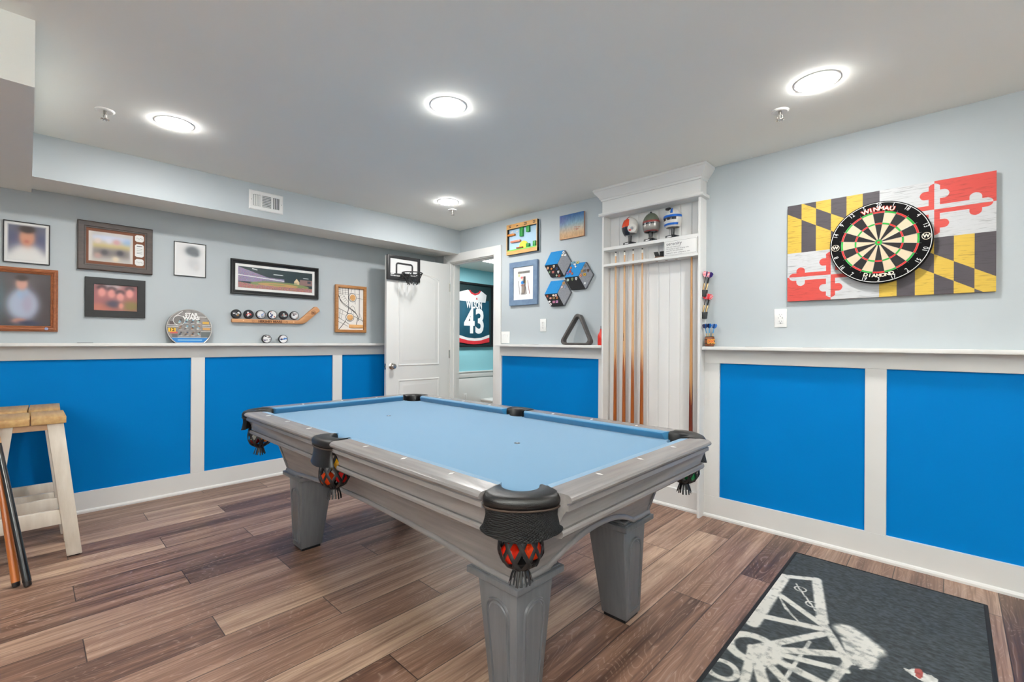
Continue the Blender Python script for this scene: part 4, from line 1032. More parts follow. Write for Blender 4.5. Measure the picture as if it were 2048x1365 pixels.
# ------------------------------------------------------------------ on the back ledge
tr = thing('ball_triangle', 'dark grey wooden ball triangle leaning upright on the ledge', 'ball rack', (2.080, -0.072, 1.187), 0, rot=(radians(-8), 0, 0))
def rtri(w, h, r, n=7):
    P = [(-w / 2, 0), (w / 2, 0), (0, h)]; out = []
    for i in range(3):
        p = Vector(P[i]); a = (Vector(P[i - 1]) - p).normalized(); b = (Vector(P[(i + 1) % 3]) - p).normalized()
        ang = a.angle(b); d = r / math.tan(ang / 2); bis = (a + b).normalized(); c = p + bis * (r / sin(ang / 2))
        s = p + a * d - c; e = p + b * d - c; a0 = atan2(s.y, s.x); a1 = atan2(e.y, e.x)
        while a1 - a0 > pi: a1 -= 2 * pi
        while a1 - a0 < -pi: a1 += 2 * pi
        for k in range(n + 1):
            q = a0 + (a1 - a0) * k / n; out.append((c.x + r * cos(q), c.y + r * sin(q)))
    return out
o = rtri(0.352, 0.302, 0.034); i_ = [(a * 0.82, 0.012 + b * 0.82 + 0.005) for a, b in rtri(0.352, 0.302, 0.030)]
mb = MB(); n = len(o)
mb.loft([[(a, -0.026, b) for a, b in o], [(a, 0.026, b) for a, b in o], [(a, 0.026, b) for a, b in i_], [(a, -0.026, b) for a, b in i_]], loop=True, caps=False)
mb.build('frame', mat('dark_grey_wood', (84, 80, 78), 0.45, vscale=20, stretch=(1, 6, 6), rgb2=(66, 62, 60)), tr, bevel=0.003)
bt = thing('bottle', 'slim red bottle on the ledge beside the cue rack', 'bottle', (2.312, -0.052, 1.187))
MB().lathe([(0, 0), (0.024, 0), (0.026, 0.003), (0.026, 0.075), (0.022, 0.092), (0.011, 0.112), (0.008, 0.122), (0.008, 0.135), (0, 0.135)], 24).build('bottle_body', mat('red_plastic', (214, 44, 30), 0.3, var=0.03), bt)
MB().cyl((0, 0, 0.135), (0, 0, 0.160), 0.003, 0.0022, 10).build('nozzle', BLACK, bt)

def coaster(label, wall, u, w, col, d=0.062, t=0.003):
    x = wall_thing('coaster', label, 'coaster', wall, u, 1.187, 0, 'flat coasters along the ledges')
    MB().box(-w / 2, w / 2, -0.088, -0.088 + d, 0, t).build('coaster_slab', mat('coaster_%d' % col, (col, col, col), 0.4, var=0.05), x, bevel=0.0008, seg=1)
coaster('thin black coaster flat on the left ledge near the portrait', 'L', -3.028, 0.080, 26)
coaster('thin grey coaster on the left ledge below the wooden map, farther from the door', 'L', -1.395, 0.10, 168, t=0.0022)
coaster('thin grey coaster on the left ledge closest to the door', 'L', -1.118, 0.10, 168, t=0.0022)
coaster('thin grey coaster on the back ledge nearest the switch plate', 'B', 1.355, 0.10, 168, t=0.0022)
coaster('thin grey coaster on the back ledge below the duplex outlet', 'B', 1.565, 0.11, 150, t=0.0026)
coaster('thin grey coaster on the ledge below the numbered outlet', 'B', 3.470, 0.085, 160, t=0.0024)
coaster('thin grey coaster on the ledge below the dartboard', 'B', 3.800, 0.10, 176, t=0.0022)

# ------------------------------------------------------------------ darts on the rack side and in the barrel
def flight_mesh(mb, z0, r, h, cols):
    pl = [(0.0, z0), (r * 0.75, z0 + h * 0.25), (r, z0 + h * 0.7), (r * 0.72, z0 + h), (0.0, z0 + h)]
    for k in range(4):
        a = pi / 4 + k * pi / 2; c, s = cos(a), sin(a)
        n = len(pl)
        vs = [(x * c - 0.0005 * s * e, x * s + 0.0005 * c * e, z) for e in (-1, 1) for x, z in pl]
        mb.cur = k % len(cols)
        mb.add(vs, [tuple(range(n)), tuple(reversed(range(n, 2 * n)))] + [(i, (i + 1) % n, n + (i + 1) % n, n + i) for i in range(n)])
BRASS = mat('knurled_brass', (186, 158, 116), 0.35, metal=0.8, var=0.15, vscale=300)
def dart(label, loc, rot, fl, shaft, group, scale=1.0):
    d = thing('dart', label, 'dart', loc, 0, group, rot); d.scale = (scale,) * 3
    MB().cyl((0, 0, -0.03), (0, 0, 0.0), 0.0008, 0.0011, 8).build('point', CHROME, d)
    MB().lathe([(0, 0), (0.0028, 0), (0.0048, 0.006), (0.0048, 0.046), (0.0030, 0.050), (0, 0.050)], 14).build('barrel', BRASS, d)
    MB().cyl((0, 0, 0.050), (0, 0, 0.092), 0.0034, 0.0030, 10).build('shaft', shaft, d)
    mb = MB(); flight_mesh(mb, 0.086, 0.0225, 0.040, fl); mb.build('flight', list(fl), d, smooth=False)
def holder(label, y, z):
    h = thing('dart_holder', label, 'dart holder', (3.144, y, z), 0, 'dart holders on the rack side')
    MB().prism([(0.0, 0), (0.024, 0), (0.030, 0.048), (0.0, 0.048)], -0.0185, 0.0185, 'xz').build('holder_block', mat('holder_rubber', (46, 48, 50), 0.5, var=0.1), h, bevel=0.002)
    MB().box(-0.0, 0.002, -0.020, 0.020, -0.004, 0.062).build('holder_plate', WHITE, h)
FR = mat('flight_red', (214, 40, 54), 0.4, var=0.05); FWh = mat('flight_white', (236, 228, 230), 0.4, var=0.03); FN = mat('flight_navy', (44, 32, 104), 0.4, var=0.05); FBL = mat('flight_blue', (20, 100, 180), 0.35, var=0.05); FDK = mat('flight_dark_navy', (24, 20, 60), 0.4, var=0.05); SBL = mat('shaft_blue', (18, 138, 200), 0.3, var=0.05)
def stripes(name, a, b, sc):
    m = mat(name, a, 0.4); nt = m.node_tree; bs = nt.nodes['Principled BSDF']
    tc = nt.nodes.new('ShaderNodeTexCoord'); wv = nt.nodes.new('ShaderNodeTexWave'); wv.bands_direction = 'Z'; wv.inputs['Scale'].default_value = sc
    rp = nt.nodes.new('ShaderNodeValToRGB'); rp.color_ramp.interpolation = 'CONSTANT'
    rp.color_ramp.elements[0].color = (*lin(a), 1); rp.color_ramp.elements[1].color = (*lin(b), 1); rp.color_ramp.elements[1].position = 0.5
    nt.links.new(tc.outputs['Object'], wv.inputs[0]); nt.links.new(wv.outputs['Fac'], rp.inputs[0]); nt.links.new(rp.outputs[0], bs.inputs['Base Color'])
    return m
STR = stripes('flight_striped', (218, 44, 60), (240, 224, 226), 36)
for k, (z, fl, nm) in enumerate(((1.532, (STR, FN), 'upper'), (1.379, (FR, STR), 'lower'))):
    holder('black dart holder, the %s one fixed to the white rack side' % nm, -0.062, z)
    for j, (dx, dy) in enumerate(((-0.008, -0.010), (0.001, 0.010), (0.010, -0.003))):
        dart('%s striped flight dart in the %s black holder, %s' % ('red', nm, ('closest to the rack side', 'middle of three', 'farthest from the rack side')[j]), (3.159 + dx, -0.062 + dy, z + 0.044), (radians(-4 - 3 * j), radians(8 + 4 * j), radians(20 * j)), fl, BLACK, 'darts in the holders', 1.05)
dk = thing('barrel_cup', 'small brown barrel cup with orange letters on the ledge', 'cup', (3.192, -0.058, 1.187), radians(20))
WB = mat('barrel_brown', (150, 86, 44), 0.4, vscale=40, stretch=(4, 4, 0.5), rgb2=(116, 62, 30))
MB().lathe([(0, 0), (0.026, 0), (0.031, 0.012), (0.0335, 0.035), (0.031, 0.058), (0.027, 0.070), (0.024, 0.070), (0.024, 0.066), (0, 0.066)], 28).build('barrel_body', WB, dk)
for z, r in ((0.004, 0.0285), (0.022, 0.0335), (0.047, 0.0335), (0.067, 0.0288)):
    MB().lathe([(r - 0.003, z - 0.003), (r, z - 0.003), (r, z + 0.003), (r - 0.003, z + 0.003)], 28).build('barrel_hoop', mat('hoop_dark', (46, 28, 20), 0.4, var=0.1), dk)
lt = MB().text('DK', 0.034, 0.008, 0.034, -0.0338, bold=0.0035, sx=0.9, depth=0.001); lt.build('lettering_edge', mat('letter_yellow', (244, 190, 66), 0.4), dk, rot=(0, 0, 0), smooth=False)
MB().text('DK', 0.034, 0.008, 0.034, -0.0338, bold=0.0006, sx=0.9, depth=0.0022).build('lettering', mat('letter_red', (206, 60, 26), 0.4), dk, smooth=False)
for j, (dx, dy, rx, ry) in enumerate(((-0.012, -0.006, 6, -9), (0.0, -0.010, 5, 0), (0.013, 0.004, -3, 12))):
    dart('blue dart standing in the barrel cup, %s' % ('leaning towards the rack', 'upright in the middle', 'leaning away from the rack')[j], (3.192 + dx, -0.058 + dy, 1.187 + 0.050), (radians(rx), radians(ry), 0.4 * j), (FDK, FBL), SBL, 'blue darts in the barrel cup', 0.86)
# ------------------------------------------------------------------ things on the left wall
def picture(name, label, u0, u1, z0, z1, bar, fm, fn, nu=40, nv=40, depth=0.020, matw=0.0, prof=None, front=None, cat='picture', gloss=True):
    t = wall_thing(name, label, cat, 'L', u0, z0)
    w, h = u1 - u0, z1 - z0
    frame_ring(w, h, bar, depth, 0.0, prof).build('frame', fm, t, bevel=0.0 if prof else 0.001, seg=1, angle=30)
    i = bar * 0.9
    MB().box(i, w - i, -depth * 0.35, -0.001, i, h - i).build('backing', WHITE, t, smooth=False)
    b = bar + matw
    me = canvas(w - 2 * b, h - 2 * b, nu, nv, fn, -depth * 0.36); me.materials.append(GLOSS if gloss else PRINT); link('print', me, t, (b, 0, b))
    return t, w, h
THINB = mat('thin_black_frame', (34, 34, 36), 0.35, var=0.05)
def ph_man(U, V):
    I = base(U, (100, 102, 120)); rect(I, U, V, 0.0, 1.0, 0.35, 0.75, (78, 80, 112), 0.06)
    blob(I, U, V, 0.50, 0.16, 0.42, 0.30, (228, 226, 224), 3); rect(I, U, V, -1, 2, -1, 0.20, (230, 230, 228), 0.05)
    blob(I, U, V, 0.50, 0.66, 0.20, 0.26, (206, 148, 122), 3.5); blob(I, U, V, 0.50, 0.88, 0.21, 0.11, (64, 54, 52), 3); blob(I, U, V, 0.49, 0.54, 0.07, 0.05, (176, 104, 88), 2, 0.8)
    g = np.minimum(np.minimum(U, 1 - U), np.minimum(V, 1 - V)); a = np.clip(1 - g / 0.05, 0, 1)[:, None]; I[:] = I * (1 - a) + 222 * a
    return I
picture('portrait_photo', 'blurred portrait of person in white shirt, thin black frame, upper left wall', -3.415, -3.202, 1.708, 1.978, 0.005, THINB, ph_man, depth=0.014, matw=0.012)
def ph_game(U, V):
    I = base(U, (190, 184, 178)); blob(I, U, V, 0.5, 0.80, 0.6, 0.10, (196, 206, 226), 2); blob(I, U, V, 0.88, 0.68, 0.12, 0.14, (150, 180, 216), 2)
    rect(I, U, V, 0.0, 1.0, 0.44, 0.62, (206, 184, 112), 0.04); rect(I, U, V, 0.03, 0.95, 0.16, 0.46, (112, 104, 102), 0.05)
    for x, y, c in ((0.2, 0.7, (226, 206, 196)), (0.45, 0.72, (214, 214, 226)), (0.2, 0.2, (190, 150, 140)), (0.6, 0.12, (226, 206, 176)), (0.62, 0.7, (206, 150, 150)), (0.35, 0.32, (70, 66, 70)), (0.7, 0.34, (60, 58, 66))): blob(I, U, V, x, y, 0.08, 0.09, c, 2, 0.8)
    blob(I, U, V, 0.02, 0.5, 0.07, 0.6, (206, 200, 194), 3); blob(I, U, V, 0.98, 0.4, 0.05, 0.5, (206, 200, 194), 3)
    return I
WALN = mat('dark_walnut_frame', (72, 58, 52), 0.4, vscale=14, stretch=(1, 6, 6), rgb2=(54, 44, 40))
t, w, h = picture('framed_photo', 'dark walnut framed blurred sports photo with brown mat and white plaques', -3.069, -2.654, 1.703, 2.045, 0.045, WALN, ph_game, 56, 40, 0.026,
                  prof=[(0, 0), (0, 0.9), (0.12, 1), (0.75, 0.85), (0.8, 0.7), (1, 0.65), (1, 0)])
MB().box(0.040, w - 0.040, -0.0108, -0.009, 0.040, h - 0.040).build('brown_mat', mat('brown_mat_board', (122, 78, 58), 0.8, var=0.03), t, smooth=False)
bpy.data.objects[[c.name for c in t.children if c.name.startswith('print')][0]].hide_render = False
for c in list(t.children):
    if c.name.startswith('print'):
        me = canvas(0.242, 0.210, 60, 50, ph_game, -0.0112); me.materials.append(GLOSS); c.data = me; c.location = (0.058, 0, 0.066)
def octo(cx, cz, hw, hh, c): return [(cx - hw + c, cz - hh), (cx + hw - c, cz - hh), (cx + hw, cz - hh + c), (cx + hw, cz + hh - c), (cx + hw - c, cz + hh), (cx - hw + c, cz + hh), (cx - hw, cz + hh - c), (cx - hw, cz - hh + c)]
for cz, hh in ((0.262, 0.025), (0.172, 0.048), (0.085, 0.025)):
    pq = MB().prism(octo(0.338, cz, 0.026, hh, 0.010), -0.0122, -0.0108).build('plaque', WHITE, t, smooth=False)
    m = MB()
    if hh > 0.03:
        for q in (0.030, 0.012, 0.0, -0.012, -0.022): m.box(0.322, 0.354, -0.0126, -0.0122, cz + q, cz + q + (0.005 if q > 0.02 else 0.002))
    else: m.tube([(0.320 + 0.036 * i / 8, -0.0126, cz + 0.004 * sin(i * 1.4)) for i in range(9)], 0.0008, 5)
    m.build('plaque_marks', INK, pq, smooth=False)
def ph_helm(U, V):
    I = base(U, (226, 226, 226)); blob(I, U, V, 0.58, 0.78, 0.24, 0.15, (66, 76, 84), 3); blob(I, U, V, 0.66, 0.68, 0.14, 0.08, (56, 64, 72), 3); blob(I, U, V, 0.62, 0.40, 0.22, 0.20, (196, 198, 200), 2); blob(I, U, V, 0.72, 0.25, 0.10, 0.10, (204, 204, 204), 2)
    g = np.minimum(np.minimum(U, 1 - U), np.minimum(V, 1 - V)); a = np.clip(1 - g / 0.04, 0, 1)[:, None]; I[:] = I * (1 - a) + 236 * a
    return I
picture('pale_photo', 'pale blurred photo with dark blot in thin black frame above the round tin', -2.5195, -2.3065, 1.718, 1.986, 0.004, THINB, ph_helm, depth=0.014, matw=0.006)
def ph_port(U, V):
    I = base(U, (66, 58, 60)); blob(I, U, V, 0.06, 0.55, 0.16, 0.5, (80, 112, 120), 2, 0.7); blob(I, U, V, 0.5, 0.9, 0.4, 0.2, (88, 82, 86), 2, 0.7); blob(I, U, V, 0.85, 0.3, 0.25, 0.4, (58, 46, 48), 2, 0.8)
    blob(I, U, V, 0.52, 0.40, 0.27, 0.30, (170, 182, 204), 4); blob(I, U, V, 0.52, 0.62, 0.10, 0.12, (150, 180, 214), 3, 0.8); blob(I, U, V, 0.60, 0.42, 0.10, 0.2, (166, 156, 176), 2, 0.7)
    blob(I, U, V, 0.50, 0.80, 0.10, 0.12, (204, 156, 142), 3.5); blob(I, U, V, 0.50, 0.91, 0.11, 0.06, (56, 46, 44), 3); blob(I, U, V, 0.46, 0.09, 0.12, 0.05, (196, 140, 124), 3); blob(I, U, V, 0.62, 0.05, 0.2, 0.05, (50, 52, 76), 2)
    return I
OAKF = mat('carved_oak_frame', (172, 108, 72), 0.4, vscale=18, stretch=(1, 5, 5), rgb2=(140, 84, 54))
t, w, h = picture('large_portrait', 'blurred portrait of person in pale blue shirt, reddish carved wooden frame', -3.500, -3.1625, 1.2635, 1.678, 0.036, OAKF, ph_port, 44, 54, 0.030,
        prof=[(0, 0), (0, 0.55), (0.10, 0.65), (0.20, 0.6), (0.26, 0.85), (0.45, 1.0), (0.62, 0.9), (0.70, 0.62), (0.80, 0.70), (0.90, 0.6), (1.0, 0.5), (1.0, 0)])
MB().lathe([(0, 0), (0.010, 0), (0.009, 0.0025), (0, 0.0025)], 18, (w - 0.055, -0.027, 0.018), 'y').build('oval_badge', mat('badge_blue', (150, 170, 214), 0.3, var=0.3, vscale=120), t)
def ph_four(U, V):
    I = base(U, (156, 92, 92)); blob(I, U, V, 0.4, 0.95, 0.2, 0.12, (206, 196, 196), 2, 0.8); blob(I, U, V, 0.85, 0.2, 0.25, 0.2, (128, 116, 62), 2, 0.9); blob(I, U, V, 0.2, 0.12, 0.3, 0.16, (188, 110, 92), 2)
    for x, z in ((0.18, 0.70), (0.40, 0.66), (0.60, 0.54), (0.82, 0.70)):
        blob(I, U, V, x, z + 0.17, 0.11, 0.10, (58, 38, 44), 3); blob(I, U, V, x, z, 0.085, 0.17, (222, 146, 138), 3)
    blob(I, U, V, 0.45, 0.26, 0.18, 0.14, (70, 60, 76), 2); blob(I, U, V, 0.62, 0.2, 0.06, 0.12, (214, 140, 124), 2)
    return I
picture('group_photo', 'blurred photo of four faces in wide black frame', -3.029, -2.695, 1.3737, 1.6540, 0.047, mat('black_wood_frame', (36, 35, 36), 0.45, vscale=20, stretch=(1, 6, 6), rgb2=(26, 26, 27)), ph_four, 50, 40, 0.020)
def ph_stad(U, V):
    I = base(U, (40, 58, 62)); rr = np.random.default_rng(11)
    # stands: sloping upper deck on the left, crowd along the bottom
    deck = (V < 0.98 - 1.05 * U) & (V > 0.30) & (U < 0.60) | ((U < 0.60) & (V > 0.30) & (V < 0.62 - 0.1 * U))
    n = rr.random(len(U)); cr = np.stack([110 + 110 * n, 100 + 90 * rr.random(len(U)), 110 + 90 * rr.random(len(U))], 1)
    I[deck] = (cr * [0.85, 0.88, 1.0])[deck]
    line = deck & (np.abs(V - (0.60 - 0.22 * U)) < 0.022); I[line] = (222, 222, 226)
    fld = (((U - 0.55) / 0.40) ** 2 + ((V - 0.24) / 0.16) ** 2 < 1); I[fld] = (128, 140, 92)
    d = (((U - 0.52) / 0.27) ** 2 + ((V - 0.245) / 0.085) ** 2 < 1); I[d] = (190, 150, 100)
    d = (((U - 0.50) / 0.12) ** 2 + ((V - 0.25) / 0.035) ** 2 < 1); I[d] = (150, 150, 96)
    bot = V < 0.17 + 0.06 * np.abs(U - 0.5) + 0.12 * np.clip(0.2 - U, 0, 1) * 3
    cr2 = np.stack([90 + 140 * rr.random(len(U)), 60 + 110 * rr.random(len(U)), 60 + 100 * rr.random(len(U))], 1); I[bot] = cr2[bot]
    rect(I, U, V, 0.82, 1.0, 0.34, 0.62, (140, 112, 108)); rect(I, U, V, 0.93, 0.98, 0.46, 0.58, (66, 70, 80))
    rect(I, U, V, 0.735, 0.81, 0.36, 0.50, (214, 190, 150)); m = (np.abs(U - 0.772) < 0.035 * (0.66 - V) / 0.16) & (V >= 0.5) & (V < 0.66); I[m] = (226, 206, 170)
    rect(I, U, V, 0.45, 0.58, 0.735, 0.775, (236, 240, 240), 0.004); rect(I, U, V, 0.865, 0.945, 0.69, 0.725, (236, 240, 240), 0.004); m = (np.abs(V - (0.93 - 0.7 * (U - 0.19))) < 0.02) & (U > 0.17) & (U < 0.24); I[m] = (226, 230, 230)
    tr = (U > 0.3) & (V > 0.3) & (V < 0.42) & (U < 0.78) & ~fld; I[tr] = I[tr] * 0.5 + np.array((90, 110, 90)) * 0.5
    return I
t, w, h = picture('stadium_panorama', 'wide black framed panorama photo of a crowded stadium', -2.130, -1.387, 1.606, 1.903, 0.036, mat('gloss_black_frame', (24, 24, 26), 0.22, var=0.05), ph_stad, 300, 110, 0.028, matw=0.022,
        prof=[(0, 0), (0, 0.7), (0.15, 1), (0.45, 0.95), (0.55, 0.6), (0.8, 0.5), (1, 0.4), (1, 0)])

# wooden street map relief
mp_ = wall_thing('wooden_map', 'wooden framed relief street map with two stadium ovals beside the door', 'wall art', 'L', -1.2215, 1.296)
w, h = 0.328, 0.472
mb = frame_ring(w, h, 0.028, 0.034, 0.0)
mb.build('frame', mat('honey_oak', (182, 128, 74), 0.45, vscale=16, stretch=(1, 5, 5), rgb2=(158, 104, 56)), mp_, bevel=0.004)
MB().box(0.02, w - 0.02, -0.012, 0, 0.02, h - 0.02).build('white_ground', mat('map_white', (236, 232, 226), 0.6, var=0.02), mp_, smooth=False)
rd = MB(); Y0 = -0.0125
def road(pts, wd):
    P = []
    for (a, b), (c, d) in zip(pts, pts[1:]):
        for k in range(4): P.append((a + (c - a) * k / 4, b + (d - b) * k / 4))
    P.append(pts[-1])
    rd.tube([(0.028 + 0.272 * a, Y0, 0.028 + 0.416 * b) for a, b in P], wd, 6, flat=(wd, 0.0015), nrm=[(0.3, 0, 1)] * len(P))
def curve(pts, n=24):
    P = []
    m = len(pts) - 1
    for i in range(n + 1):
        t = i / n; a = np.array(pts, float)
        while len(a) > 1: a = a[:-1] * (1 - t) + a[1:] * t
        P.append(tuple(a[0]))
    return P
road(curve([(0.0, 0.92), (0.05, 0.55), (0.45, 0.58), (0.80, 0.45), (0.82, 0.22)]), 0.0034); road(curve([(0.06, 0.80), (0.10, 0.52), (0.45, 0.55), (0.76, 0.43), (0.80, 0.28)]), 0.0018)
road([(0.40, 1.0), (0.42, 0.52), (0.30, 0.20), (0.05, 0.0)], 0.0034); road([(0.84, 1.0), (0.84, 0.30)], 0.0026); road([(0.0, 0.52), (1.0, 0.22)], 0.0022); road([(0.0, 0.30), (0.45, 0.13)], 0.0020); road([(0.0, 0.20), (0.40, 0.08)], 0.0016)
road([(0.78, 0.28), (0.72, 0.10)], 0.0034); road([(0.66, 1.0), (0.68, 0.62)], 0.0014); road([(0.68, 0.78), (1.0, 0.76)], 0.0014); road(curve([(0.48, 0.52), (0.60, 0.66), (0.66, 0.52), (0.70, 0.42)]), 0.0013)
for x in (0.08, 0.18, 0.28): road([(x, 1.0), (x + 0.01, 0.84)], 0.0012)
for z in (0.95, 0.90, 0.86): road([(0.0, z), (0.42, z - 0.01)], 0.0012)
for k in range(6): road([(0.08 + 0.055 * k, 0.80 - 0.045 * k), (0.24 + 0.03 * k, 0.86 - 0.05 * k)], 0.0010)
road([(0.22, 0.82), (0.42, 0.66)], 0.0012); road([(0.42, 0.88), (0.84, 0.87)], 0.0012); road([(0.55, 1.0), (0.50, 0.86)], 0.001)
for a, b in (((0.10, 0.48), (0.06, 0.26)), ((0.20, 0.45), (0.12, 0.24)), ((0.56, 0.50), (0.52, 0.38)), ((0.62, 0.47), (0.60, 0.36)), ((0.86, 0.40), (0.98, 0.20)), ((0.05, 0.40), (0.30, 0.34))): road([a, b], 0.0009)
rd.build('streets', mat('map_streets', (56, 52, 52), 0.6, var=0.1), mp_)
PINE = mat('map_pine', (230, 182, 122), 0.5, vscale=16, stretch=(1, 5, 5), rgb2=(214, 158, 96)); DARKR = mat('map_streets')
for cx, cz, rx, rz in ((0.57, 0.78, 0.105, 0.075), (0.47, 0.30, 0.115, 0.070)):
    ex = lambda k: [(0.028 + 0.272 * (cx + k * rx * cos(q)), 0.028 + 0.416 * (cz + k * rz * sin(q))) for q in [2 * pi * i / 26 for i in range(26)]]
    MB().prism(ex(1.45), -0.0135, -0.012).prism(ex(1.30), -0.0138, -0.012).build('stadium_ring', DARKR, mp_, smooth=False)
    MB().prism(ex(1.30), -0.0142, -0.012).build('stadium_ground', mat('map_white'), mp_, smooth=False)
    MB().prism(ex(1.0), -0.022, -0.012).build('stadium_oval', PINE, mp_, bevel=0.001)
MB().box(0.028 + 0.272 * 0.44, w - 0.032, -0.020, -0.012, 0.028 + 0.416 * 0.045, 0.028 + 0.416 * 0.125).build('name_plate', PINE, mp_, bevel=0.001)

# hockey stick shelf and pucks
st = wall_thing('stick_shelf', 'small wooden hockey stick display shelf holding a row of pucks', 'shelf', 'L', -2.1215, 1.363)
mb = MB()
pl = [(0.004, 0.0), (0.575, 0.0045), (0.600, 0.012), (0.622, 0.026), (0.742, 0.132), (0.735, 0.150), (0.712, 0.172), (0.694, 0.170), (0.560, 0.046), (0.545, 0.036), (0.0, 0.030), (0.0, 0.006)]
mb.prism(pl, -0.034, -0.0); mb.build('stick', mat('stick_ash', (206, 152, 104), 0.5, vscale=16, stretch=(0.4, 4, 4), rgb2=(188, 132, 86)), st, bevel=0.0025)
mb = MB().text('HERSHEY BEARS', 0.026, 0.300, 0.0155, -0.034, bold=0.0012, sx=1.05, rot=0.008)
for x in (0.160, 0.440): mb.tube([(x + 0.0085 * cos(2 * pi * i / 14), -0.0342, 0.0155 + 0.0085 * sin(2 * pi * i / 14)) for i in range(14)], 0.0011, 5, loop=True)
mb.tube([(0.680 + 0.020 * cos(2 * pi * i / 18), -0.0342, 0.112 + 0.020 * sin(2 * pi * i / 18)) for i in range(18)], 0.0018, 5, loop=True)
mb.box(0.668, 0.692, -0.0346, -0.034, 0.104, 0.110).box(0.666, 0.690, -0.0346, -0.034, 0.114, 0.121)
mb.build('burnt_lettering', mat('burnt_brown', (92, 50, 26), 0.7), st, smooth=False)
for x in (0.085, 0.500): MB().cyl((x, -0.034, 0.018), (x, -0.0355, 0.018), 0.006, n=14).build('wood_plug', mat('plug_pale', (232, 190, 146), 0.5), st)
RUB = mat('puck_rubber', (28, 29, 33), 0.6, var=0.12, vscale=120, bump=0.2, bscale=400)
def puck_face(seed, cols, dark):
    rr = np.random.default_rng(seed); B = [(rr.random(), rr.random(), 0.06 + 0.14 * rr.random(), 0.04 + 0.10 * rr.random(), cols[int(rr.integers(len(cols)))]) for _ in range(9)]
    return B
def puck(label, u, z, size, seed, cols, dark, grp, off=0.012):
    t = wall_thing('hockey_puck', label, 'hockey puck', 'L', u, z, off, grp)
    r = size / 2
    MB().lathe([(0, 0), (r - 0.002, 0), (r, 0.002), (r, 0.0235), (r - 0.002, 0.0255), (0, 0.0255)], 32, (0, 0, r), 'y').build('puck_body', RUB, t, angle=50)
    q = MB(); ir = r * 0.86; y = -0.0257
    B = puck_face(seed, cols, dark); bgc = (34, 35, 40) if dark else (226, 226, 226)
    nr_, na = 14, 44
    for i in range(nr_):
        for k in range(na):
            a0, a1 = 2 * pi * k / na, 2 * pi * (k + 1) / na; r0, r1 = ir * i / nr_, ir * (i + 1) / nr_
            rm, am = (r0 + r1) / 2, (a0 + a1) / 2; x, zz = 0.5 + 0.5 * rm / ir * cos(am), 0.5 + 0.5 * rm / ir * sin(am)
            c = bgc
            for bx, bz, sx, sz, cc in B:
                bx2, bz2 = 0.5 + (bx - 0.5) * (0.65 if dark else 0.9), 0.5 + (bz - 0.5) * (0.45 if dark else 0.9)
                if ((x - bx2) / sx) ** 2 + ((zz - bz2) / sz) ** 2 < 1: c = cc
            if not dark and i == nr_ - 1: c = (230, 230, 232)
            if not dark and i == nr_ - 2 and seed % 2: c = (40, 42, 50)
            q.add([(r0 * cos(a0), y, r + r0 * sin(a0)), (r1 * cos(a0), y, r + r1 * sin(a0)), (r1 * cos(a1), y, r + r1 * sin(a1)), (r0 * cos(a1), y, r + r0 * sin(a1))], [(0, 1, 2, 3)] , c)
    q.build('puck_print', painted('puck_print_ink', 0.5), t, smooth=False)
PG = 'pucks lined up on the hockey stick'; z0 = 1.3985
PK = [('black puck with gold and white print, leftmost on the wooden stick', 5, [(190, 190, 196), (150, 110, 60), (226, 226, 226)], True), ('black puck with small red and white print, second on the stick', 8, [(206, 70, 60), (230, 226, 226), (206, 150, 150)], True),
      ('white faced puck with red streak and grey print, third on the stick', 21, [(120, 150, 196), (206, 210, 216), (226, 96, 60), (150, 156, 166)], False), ('white faced puck with orange, red and blue figures, fourth on the stick', 12, [(206, 120, 40), (50, 70, 120), (190, 70, 44), (240, 240, 236)], False),
      ('dark grey puck with red and pale print, fifth on the stick', 30, [(170, 84, 74), (150, 156, 152), (196, 200, 200), (110, 116, 118)], True), ('white ringed puck with maroon print, nearest the stick blade', 41, [(120, 84, 84), (236, 224, 220), (214, 186, 178), (70, 50, 54)], False)]
for i, (lb, sd, cols, dkk) in enumerate(PK):
    puck(lb, -2.088 + 0.0952 * i, z0 - 0.0005 + (-0.0015 if i < 2 else 0.0) + 0.0013 * i, 0.0762, sd, cols, dkk, PG, 0.006)
puck('white faced puck with purple and black print standing on the left ledge', -1.854, 1.187, 0.0762, 55, [(80, 60, 110), (40, 40, 50), (150, 60, 70), (240, 240, 240)], False, 'pucks standing on the left ledge', 0.024)
puck('white ringed puck with blue swirl print standing on the left ledge', -1.716, 1.187, 0.0762, 64, [(60, 120, 190), (150, 190, 220), (60, 50, 90), (190, 70, 90)], False, 'pucks standing on the left ledge', 0.024)

